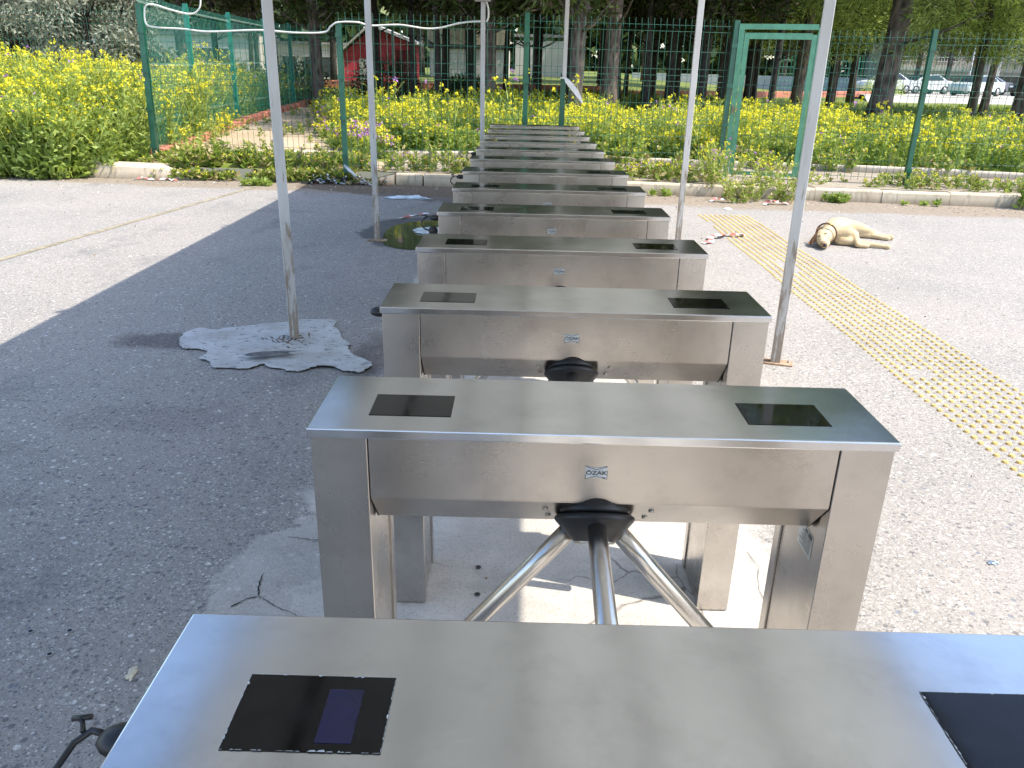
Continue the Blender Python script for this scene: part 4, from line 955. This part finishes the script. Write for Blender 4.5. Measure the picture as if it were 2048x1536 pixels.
shrub(-12.6, 26, 'dark shrub behind the tall mustard', 2.2, 1.6, seed=4, n=3500)
shrub(-16.5, 24, 'dark shrub at the left edge behind the mustard', 2.4, 1.7, seed=5, n=3500)
shrub(26.5, 61, 'bright green shrub beside the parked white cars', 1.6, 1.6, 'leaf2', seed=6)

# ================================================================ BUILDINGS AND FAR THINGS
zh = land_h(-6, 45)
hut = thing('shed', 'red metal shed with a pale sloping roof among the dark pines', 'shed', (-7.05, 45, zh))
mr = plain('red_sheet', (.62, .06, .10), .55, var=.2, vs=2)
mb = MB(); mb.prism([(-1.8, -1.4, 0), (1.75, -1.4, 0), (1.75, -1.4, 2.0), (-.25, -1.4, 2.75), (-1.8, -1.4, 1.5)], (0, 0, 0), (0, 2.8, 0)); hw_ = mb.build('wall', mr, hut)
mb = MB(); mb.prism([(-.35, -1.7, 2.82), (2.0, -1.7, 1.98), (2.0, -1.7, 2.12), (-.35, -1.7, 2.97)], (0, 0, 0), (0, 3.4, 0)); mb.prism([(-.36, -1.7, 2.8), (-2.05, -1.7, 1.42), (-2.05, -1.7, 1.52), (-.36, -1.7, 2.93)], (0, 0, 0), (0, 3.4, 0)); mb.build('roof', plain('pale_roof', (.6, .62, .62), .5), hut)
mb = MB(); mb.box(-1.0, -.35, -1.44, -1.405, .05, 1.25); mb.build('door', plain('pale_door', (.5, .5, .48), .5), hut)
mb = MB(); mb.box(.9, 1.7, -1.43, -1.405, .0, 1.7); mb.build('side_panel', plain('dark_red_panel', (.2, .02, .03), .6), hut)
def block(name, x0, x1, y, z0, z1, c, label, cat='building', bands=(), depth=5, win=()):
    b = thing(name, label, cat, ((x0 + x1) / 2, y, z0)); hw2 = (x1 - x0) / 2
    mb = MB(); mb.box(-hw2, hw2, 0, depth, -.3, z1 - z0); mb.build('wall', plain(name + '_wall', c, .8, var=.08, vs=1.5), b)
    for (a, bb, mc) in bands:
        mb = MB(); mb.box(-hw2 - .1, hw2 + .1, -.12, -.01, a, bb); mb.build('roof_band', plain(name + '_band', mc, .7), b)
    for (a, bb, c0, c1) in win:
        mb = MB(); mb.box(-hw2 + a, -hw2 + bb, -.04, -.008, c0, c1); wn = mb.build('window', plain(name + '_glass', (.05, .06, .07), .15), b)
        mb = MB(); mb.box(-hw2 + a - .06, -hw2 + bb + .06, -.06, -.042, c1, c1 + .07); mb.box(-hw2 + a - .06, -hw2 + bb + .06, -.06, -.042, c0 - .07, c0); mb.build('frame', M['tape'], wn)
    return b
block('container', -6.2, -.6, 60, 1.45, 3.15, (.62, .60, .55), 'white container with a dark strip and beige top behind the pine trunks', 'container', ((1.7, 2.0, (.06, .055, .05)), (2.0, 3.0, (.4, .34, .25))))
block('white_building', -.2, 5.2, 66, 1.5, 4.0, (.5, .51, .51), 'long low white building behind the trunks right of the junction box post', 'building', ((2.75, 2.95, (.25, .25, .26)),), 5, ((4.2, 4.9, .9, 1.8),))
block('white_building', -24, -14.2, 47, 1.0, 3.3, (.66, .62, .58), 'white walled building behind the olive bush at the left', 'building', ((2.25, 2.4, (.3, .28, .26)),), 4, ((6.0, 8.0, .3, 1.6),))
block('white_building', -13.8, -9.6, 49, 1.0, 3.0, (.68, .66, .62), 'white walled building seen through the teal fence', 'building', ((1.95, 2.1, (.4, .38, .36)),), 4, ((.3, 1.0, .0, 1.3), (1.5, 3.3, .2, 1.3)))
bq = block('grey_building', 40, 58, 92, .8, 8.5, (.42, .40, .37), 'grey building with railings behind the parked cars at the right', 'building', ((2.0, 2.35, (.5, .5, .5)), (6.2, 6.6, (.25, .24, .22))), 8, ((1, 3, 3, 5.2), (5, 7, 3, 5.2), (9, 11, 3, 5.2), (2, 16, .3, 1.6)))
mb = MB()
for i in range(60): mb.box(-9 + i * .3, -9 + i * .3 + .05, -.5, -.45, 2.36, 3.3)
mb.box(-9, 9, -.52, -.44, 3.3, 3.38); mb.build('railing', plain('white_rail', (.6, .62, .65), .5), bq)
block('low_wall', 10, 33, 74, .5, 1.9, (.33, .36, .38), 'low grey wall in the distance behind the lawn', 'wall', (), .4)
cf = thing('wire_fence', 'tall green sports court fence in the distance left of the parked cars', 'fence', (28, 66, .4))
mb = MB()
for i in range(7): mb.box(-8 + i * 1.6, -8 + i * 1.6 + .08, -.04, .04, 0, 3.0)
mb.build('fence_post', M['fence_far'], cf)
wire_panel((-8, 0), (1.7, 0), .1, 3.0, M['fence_far'], cf, .3, .02, (), .5)
wire_panel((1.7, 0), (4.5, -6), .1, 2.4, M['fence_far'], cf, .3, .02, (), .5)
def lamp(x, y, z, h, label, w_=.08):
    t = thing('lamp_post', label, 'lamp post', (x, y, z)); mb = MB(); mb.tube([(0, 0, 0), (0, 0, h * .5), (0, 0, h)], [w_ * 1.3, w_, w_ * .7], 10); mb.build('pole', plain('pole_white', (.66, .67, .68), .4), t)
    mb = MB(); mb.box(-.75, .75, -.06, .06, h, h + .09, .01); mb.box(-.75, -.35, -.1, .12, h + .09, h + .2, .02); mb.box(.35, .75, -.1, .12, h + .09, h + .2, .02); mb.build('lamp_head', plain('lamp_grey', (.6, .6, .6), .4), t)
lamp(37.2, 70, .5, 6.1, 'slim white lamp post with a T shaped head at the right above the cars')
lamp(13.5, 60, .7, 4.5, 'slim white lamp post seen between the two right shelter posts', .06)
t = thing('pillar', 'tall white pillar with a small blue mark behind the thick trunk at the right', 'pillar', (44.6, 80, .4)); mb = MB(); mb.box(-.42, .42, -.3, .3, 0, 5.6, .02); mb.build('column', plain('pillar_white', (.7, .7, .68), .6), t)
mb = MB(); mb.box(-.2, .2, -.33, -.301, 2.7, 3.4); mb.build('sign', plain('blue_sign', (.05, .12, .4), .5), t)
# parking ground under the cars
me = bpy.data.meshes.new('parking_lot'); me.from_pydata([(22, 52, .3), (62, 52, .3), (24, 58, .80), (62, 58, .80), (30, 88, .85), (72, 90, .85)], [], [(0, 1, 3, 2), (2, 3, 5, 4)]); tag(link('parking_lot', me, plain('parking_asphalt', (.4, .38, .35), .85, var=.15, vs=1)), kind='structure')

# cars -----------------------------------------------------------------
def build_car(paint, label, x, y, z, rz, name='parked_car', group='cars parked beyond the lawn'):
    t = thing(name, label, 'car', (x, y, z), rz, group)
    mb = MB(); prof = [(-2.1, .35), (-2.15, .6), (-2.05, .85), (-1.3, .98), (-.55, 1.42), (.75, 1.47), (1.55, 1.15), (2.05, 1.02), (2.12, .6), (2.05, .33)]
    lo = [(-2.1, .35), (-2.15, .6), (-2.05, .83), (-1.25, .95), (1.6, 1.02), (2.05, .98), (2.12, .6), (2.05, .33)]
    def loft(secs):
        rg = [[mb.bm.verts.new((px * s, yy, .33 + (pz - .33) * 1.0)) for px, pz in P] for P, yy, s in secs]
        for a, b in zip(rg[:-1], rg[1:]):
            for i in range(len(a)): f = mb.bm.faces.new([a[i], a[(i + 1) % len(a)], b[(i + 1) % len(a)], b[i]]); f.smooth = False
        mb.bm.faces.new(rg[0]); mb.bm.faces.new(rg[-1][::-1])
    loft([(lo, -.86, .97), (lo, -.78, 1), (lo, .78, 1), (lo, .86, .97)])
    body = mb.build('body', paint, t)
    mb = MB(); ca = [(-1.25, .96), (-.5, 1.40), (.75, 1.46), (1.6, 1.03)]; loft([(ca, -.72, .97), (ca, -.62, 1.0), (ca, .62, 1.0), (ca, .72, .97)])
    for v in mb.bm.verts: v.co.y *= 1 - .18 * (v.co.z - .95) / .5
    mb.build('cabin', paint, t)
    gl = plain('car_glass', (.02, .03, .035), .08)
    for s in (-1, 1):
        mb = MB(); pts = [(-1.0, s * .742, 1.0), (-.45, s * .66, 1.35), (.7, s * .65, 1.40), (1.3, s * .742, 1.04)]
        mb.prism(pts, (0, 0, 0), (0, s * .012, 0)); mb.build('window', gl, t)
        for xw in (-1.35, 1.3):
            mb = MB(); mb.lathe([(.2, -.01), (.32, 0), (.33, .05), (.33, .16), (.3, .2), (.2, .2)], 20, (xw, s * .87 - (.0 if s < 0 else .19) + (.0), .33), (0, 1, 0)); wh = mb.build('wheel', M['black'], t)
            mb = MB(); mb.lathe([(.19, 0), (.2, .012), (.06, .02)], 14, (xw, s * .885, .33), (0, s, 0)); mb.build('rim', plain('rim', (.55, .55, .56), .3, .7), wh)
        mb = MB(); mb.box(-2.13, -1.95, s * .62 - .14, s * .62 + .14, .62, .78, .03, 2); mb.build('headlight', plain('headlamp', (.75, .77, .8), .15), t)
        mb = MB(); mb.box(2.0, 2.12, s * .66 - .12, s * .66 + .12, .68, .86, .02, 2); mb.build('tail_light', M['red'], t)
    mb = MB(); mb.prism([(-1.22, -.6, 1.0), (-1.22, .6, 1.0), (-.56, .54, 1.385), (-.56, -.54, 1.385)], (0, 0, 0), (-.02, 0, .02)); mb.build('windscreen', gl, t)
    mb = MB(); mb.prism([(1.56, -.6, 1.07), (1.56, .6, 1.07), (.86, .54, 1.42), (.86, -.54, 1.42)], (0, 0, 0), (.02, 0, .02)); mb.build('rear_window', gl, t)
def paint(n, c): return plain(n, c, .25, .2, var=.03)
R_ = math.radians; zc = .80
build_car(paint('white_paint', (.72, .73, .74)), 'white parked car left of the stout pine trunk', 28.3, 65, zc, R_(20))
build_car(paint('white_paint', (.75, .75, .75)), 'white parked car just right of the stout pine trunk', 32.2, 67, zc, R_(15))
build_car(paint('silver_paint', (.6, .66, .66)), 'silver car parked in front of the white ones behind the green fence post', 34.0, 62.5, zc - 0, R_(28))
build_car(paint('white_red', (.7, .62, .62)), 'pale pinkish white parked car left of the dark one', 38.4, 70, zc, R_(-12))
build_car(paint('dark_paint', (.02, .03, .03)), 'dark green almost black parked car', 40.4, 66, zc, R_(30))
build_car(paint('blue_paint', (.25, .36, .5)), 'light blue parked car right of the dark one', 43.4, 68.5, zc, R_(25))

# ================================================================ LITTER
def ribbon(name, P, wd_, label, striped=True, mats=None):
    mb = MB(); P = spline(P, 5); acc = 0
    for i, (a, b) in enumerate(zip(P[:-1], P[1:])):
        d = (b - a).normalized(); s = d.cross(Vector((0, 0, 1))).normalized() * wd_; tw = Vector((0, 0, .25 * wd_ * math.sin(i * 1.3)))
        d2 = (P[min(i + 2, len(P) - 1)] - b); d2 = d2.normalized() if d2.length > 1e-6 else d; s2 = d2.cross(Vector((0, 0, 1))).normalized() * wd_; tw2 = Vector((0, 0, .25 * wd_ * math.sin((i + 1) * 1.3)))
        f = mb.bm.faces.new([mb.bm.verts.new(q) for q in (a - s - tw, a + s + tw, b + s2 + tw2, b - s2 - tw2)]); f.material_index = (i // 2) % 2 if striped else 0
    bmesh.ops.remove_doubles(mb.bm, verts=mb.bm.verts, dist=.0005); bmesh.ops.solidify(mb.bm, geom=mb.bm.faces[:], thickness=.0015)
    return tag(mb.build(name, mats or [M['tape'], M['red']]), label, 'litter')
ribbon('barrier_tape', [(2.5, 8.38, .012), (2.62, 8.48, .02), (2.66, 8.7, .03), (2.8, 8.75, .05), (2.86, 8.9, .02), (3.02, 8.84, .04), (3.1, 8.93, .012)], .035, 'crumpled red and white barrier tape on the concrete at the tactile strip')
ribbon('barrier_tape', [(3.3, 11.62, .012), (3.42, 11.72, .05), (3.52, 11.66, .03), (3.72, 11.6, .012)], .035, 'scrap of red and white tape in the dirt left of the weed bush')
ribbon('barrier_tape', [(4.05, 11.42, .012), (4.2, 11.55, .06), (4.3, 11.48, .04), (4.45, 11.55, .02)], .04, 'scrap of red and white tape in the dirt right of the weed bush')
ribbon('barrier_tape', [(-5.85, 12.5, .012), (-5.7, 12.56, .04), (-5.5, 12.5, .02), (-5.3, 12.56, .03), (-5.15, 12.5, .012)], .04, 'red and white tape lying below the worn kerb at the left')
ribbon('barrier_tape', [(-1.1, 9.5, .014), (-.95, 9.75, .016), (-.75, 9.85, .03), (-.5, 9.85, .02), (-.2, 9.8, .014)], .025, 'red and white tape along the back edge of the puddle')
def crumple(name, c, r, m, label, seed, parent=None):
    mb = MB(); mb.ball((0, 0, 0), 1, 3)
    for v in mb.bm.verts:
        k = 1 + .55 * mnoise.noise(v.co * 2.5 + Vector((seed, 0, 0))) + .25 * mnoise.noise(v.co * 6 + Vector((0, seed, 0))); v.co = Vector((v.co.x * r[0] * k, v.co.y * r[1] * k, max(-.2, v.co.z) * r[2] * k + .2 * r[2]))
    for f in mb.bm.faces: f.smooth = False
    o = mb.build(name, m); o.location = c; return tag(o, label, 'litter')
crumple('plastic_bag', (-1.22, 11.2, .005), (.3, .07, .035), M['plastic_bag'], 'flattened pale plastic bag on the dark ground in front of the kerb', 1)
crumple('paper_scrap', (3.38, 10.9, .004), (.06, .02, .02), M['tape'], 'small white paper scrap at the far end of the tactile strip', 2)
crumple('plastic_film', (-.62, 8.72, .012), (.16, .2, .02), M['plastic_bag'], 'clear plastic film floating in the puddle', 3)
crumple('cigarette_butt', (-.75, 1.383, .004), (.012, .03, .006), plain('butt', (.6, .55, .42), .8), 'flat cream cigarette end on the concrete at the lower left', 4)
crumple('metal_scrap', (2.33, 2.12, .004), (.02, .012, .006), M['scrap1'], 'tiny bright scrap on the sunlit concrete at the right', 5)
# pile of crushed scrap
rnd = random.Random(5); mats_ = [M['scrap1'], M['scrap2'], M['sticker'], M['black'], plain('green_tin', (.25, .3, .1), .4, .4, var=.4), plain('white_tin', (.6, .6, .58), .4, .3, var=.3)]
mb = MB()
for i in range(130):
    x = rnd.uniform(-3.02, -1.75); y = 12.58 + rnd.gauss(0, .06) ; zz = abs(rnd.gauss(0, .06)) * (1.2 if x < -2.3 else .7) + .015
    a = rnd.uniform(0, 6.28); L = rnd.uniform(.04, .12); e = rnd.uniform(-.5, .9); d = Vector((math.cos(a) * math.cos(e), math.sin(a) * math.cos(e), math.sin(e))) * L
    c = Vector((x, y, zz)); r_ = rnd.uniform(.008, .026)
    mb.tube([c - d * .5, c + Vector((rnd.gauss(0, .012), rnd.gauss(0, .012), .01)), c + d * .5], [r_, r_ * rnd.uniform(.3, .8), r_ * .9], 6, mi=rnd.randrange(6))
mb.tube([(-2.42, 12.6, .30), (-2.22, 12.5, .13)], .03, 6, mi=2)
tag(mb.build('scrap_pile', mats_), 'heap of crushed cans and scrap metal against the kerb end left of the turnstiles', 'scrap pile', kind='stuff')
# drilled anchor holes with washers
for i, (x, y, l) in enumerate(((-1.049, 1.462, 'metal washer ring set in the concrete, nearest of the three at the lower left'), (-1.046, 1.577, 'washer ring in the concrete, right one of the far pair at the lower left'), (-1.172, 1.569, 'washer ring in the concrete, left one of the far pair at the lower left'), (.297, 2.001, 'drilled anchor hole between the second and third gates, the farther one'), (.302, 1.832, 'drilled anchor hole between the second and third gates, the nearer one'))):
    mb = MB(); mb.lathe([(.011, .001), (.011, .0035), (.0075, .0035), (.0075, .002)], 18, sharp=True); o = mb.build('anchor_ring', M['screw'] if i < 3 else M['wet']); o.location = (x, y, .001); tag(o, l, 'anchor', 'anchor rings in the concrete')
    mb = MB(); mb.lathe([(.0072, .001), (.0072, .0042)], 14, sharp=True); mb.build('hole', M['gap'], o)
mb = MB(); mb.box(-.06, .06, -.03, .03, .001, .02, .004); o = mb.build('steel_plate', M['post_rust']); o.location = (-1.12, 1.15, 0); tag(o, 'rusty plate stub on the concrete at the lower left edge', 'plate')

# ================================================================ DOG
def organic(name, chains, mt, parent, vox=.011, sm=7):
    mb = MB()
    for ch in chains:
        for p, q in zip(ch[:-1], ch[1:]):
            a = Vector(p[:3]); b = Vector(q[:3]); k = max(2, int((b - a).length / (.3 * min(p[3], q[3]))) + 1)
            for i in range(k + 1):
                t = i / k; mb.ball(a.lerp(b, t), p[3] + (q[3] - p[3]) * t, 2)
    me = bpy.data.meshes.new(name); mb.bm.to_mesh(me); mb.bm.free(); o = bpy.data.objects.new(name, me); COL.objects.link(o)
    r = o.modifiers.new('r', 'REMESH'); r.mode = 'VOXEL'; r.voxel_size = vox
    k = o.modifiers.new('s', 'SMOOTH'); k.iterations = sm; k.factor = .6
    dg = bpy.context.evaluated_depsgraph_get(); m2 = bpy.data.meshes.new_from_object(o.evaluated_get(dg)); bpy.data.objects.remove(o)
    for v in m2.vertices: v.co.z = max(v.co.z, .004)
    return link(name, m2, mt, parent, True)
dog = thing('dog', 'cream short haired dog sleeping on its side on the sunlit concrete', 'dog', (0, 0, 0))
def fur_mat():
    m, n, b = mat('cream_fur'); co = coord(n, 'World')
    c = ramp(n, noise(n, co, 7, 5, .6), [(.3, (.52, .39, .22)), (.7, (.72, .60, .39))])
    c = mixc(n, ramp(n, noise(n, vmul(n, co, (1, 3, 1)), 60, 4, .7), [(.4, .35), (.65, 0)]), c, (.30, .2, .1))
    n.links.new(c, b.inputs['Base Color']); b.inputs['Roughness'].default_value = .75; b.inputs['Specular IOR Level'].default_value = .2
    bump(n, b, noise(n, vmul(n, co, (1, 3, 1)), 120, 4, .7), .5, .01); return m
fur = fur_mat()
CH = [
 [(4.40, 9.12, .12, .11), (4.28, 9.0, .15, .145), (4.15, 8.85, .16, .158), (4.05, 8.68, .155, .15), (3.96, 8.55, .135, .115), (3.87, 8.46, .12, .098)],
 [(3.85, 8.43, .115, .095), (3.825, 8.35, .10, .078), (3.81, 8.26, .075, .047), (3.80, 8.205, .062, .038)],
 [(3.88, 8.36, .06, .05), (3.83, 8.24, .045, .03)],
 [(4.06, 8.57, .16, .11), (4.16, 8.53, .165, .08), (4.26, 8.56, .14, .055), (4.25, 8.44, .08, .04), (4.24, 8.37, .045, .036), (4.30, 8.375, .034, .034), (4.35, 8.37, .03, .03)],
 [(4.10, 8.52, .07, .07), (4.28, 8.46, .05, .045), (4.42, 8.41, .036, .033), (4.53, 8.36, .032, .029), (4.575, 8.345, .03, .036)],
 [(4.30, 9.03, .15, .13), (4.48, 9.02, .125, .088), (4.60, 9.0, .09, .058), (4.70, 8.97, .06, .036), (4.79, 8.93, .04, .031), (4.85, 8.9, .034, .038)],
 [(4.42, 9.04, .07, .07), (4.63, 8.97, .04, .036), (4.74, 8.88, .032, .029), (4.79, 8.85, .03, .034)],
 [(4.44, 9.2, .07, .04), (4.38, 9.38, .035, .024), (4.25, 9.48, .022, .014)]]
CH = [[(x, y, z * (.80 if i == 0 or r > .1 else .9), r * (.84 if r > .1 else .88)) for x, y, z, r in c] for i, c in enumerate(CH)]
organic('body', CH, fur, dog, .009, 5)
mb = MB(); mb.ball((3.797, 8.172, .068), (.022, .016, .018)); mb.build('nose', plain('dog_nose', (.02, .018, .02), .35), dog)
mb = MB(); mb.ball((3.802, 8.215, .062), (.042, .045, .041)); mb.build('muzzle', plain('dark_muzzle_fur', (.30, .20, .12), .8, var=.4, vs=30), dog)
mb = MB(); mb.tube([(3.765, 8.20, .05), (3.79, 8.165, .045), (3.83, 8.19, .045), (3.86, 8.26, .055)], [.003, .004, .004, .002], 6); mb.build('mouth', plain('mouth_line', (.05, .03, .03), .6), dog)
for c in ((3.772, 8.315, .135), (3.845, 8.325, .165)):
    mb = MB(); mb.tube([(c[0] - .018, c[1] + .006, c[2] - .003), (c[0], c[1] - .005, c[2] + .004), (c[0] + .018, c[1] + .003, c[2])], [.003, .008, .003], 6); mb.build('eye', plain('closed_eye', (.08, .05, .03), .5), dog)
def ear(P, label=None):
    mb = MB(); a = [mb.bm.verts.new(p) for p in P]
    n = len(a); c = mb.bm.verts.new(sum((Vector(p) for p in P), Vector()) / n + Vector((0, 0, .015)))
    for i in range(n): mb.bm.faces.new([a[i], a[(i + 1) % n], c])
    bmesh.ops.solidify(mb.bm, geom=mb.bm.faces[:], thickness=.012); bmesh.ops.subdivide_edges(mb.bm, edges=mb.bm.edges[:], cuts=1, use_grid_fill=True)
    for v in mb.bm.verts: v.co.z = max(v.co.z, .006)
    for f in mb.bm.faces: f.smooth = True
    mb.build('ear', plain('ear_fur', (.26, .15, .08), .8, var=.3, vs=14), dog)
ear([(3.80, 8.45, .17), (3.755, 8.43, .13), (3.69, 8.40, .03), (3.70, 8.33, .03), (3.755, 8.33, .075), (3.785, 8.37, .14)])
ear([(3.87, 8.51, .205), (3.82, 8.52, .20), (3.785, 8.5, .13), (3.80, 8.46, .16), (3.85, 8.46, .205)])
# collar
cc_ = Vector((3.925, 8.515, .13)); axn = Vector((.1, .11, .02)).normalized(); mb = MB(); a = axn.orthogonal().normalized(); b = axn.cross(a)
mb.tube([cc_ + (a * math.cos(t) + b * math.sin(t)) * .116 for t in np.linspace(0, 2 * math.pi, 30)], .011, 6)
for v in mb.bm.verts: v.co.z = max(v.co.z, .006)
mb.build('collar', plain('collar_brown', (.14, .08, .05), .6), dog)
mb = MB(); mb.lathe([(.02, 0), (.022, .003), (.02, .006)], 14, (3.95, 8.47, .247), (-.1, -.3, 1)); mb.build('collar_tag', plain('tag_yellow', (.75, .6, .2), .4), dog)
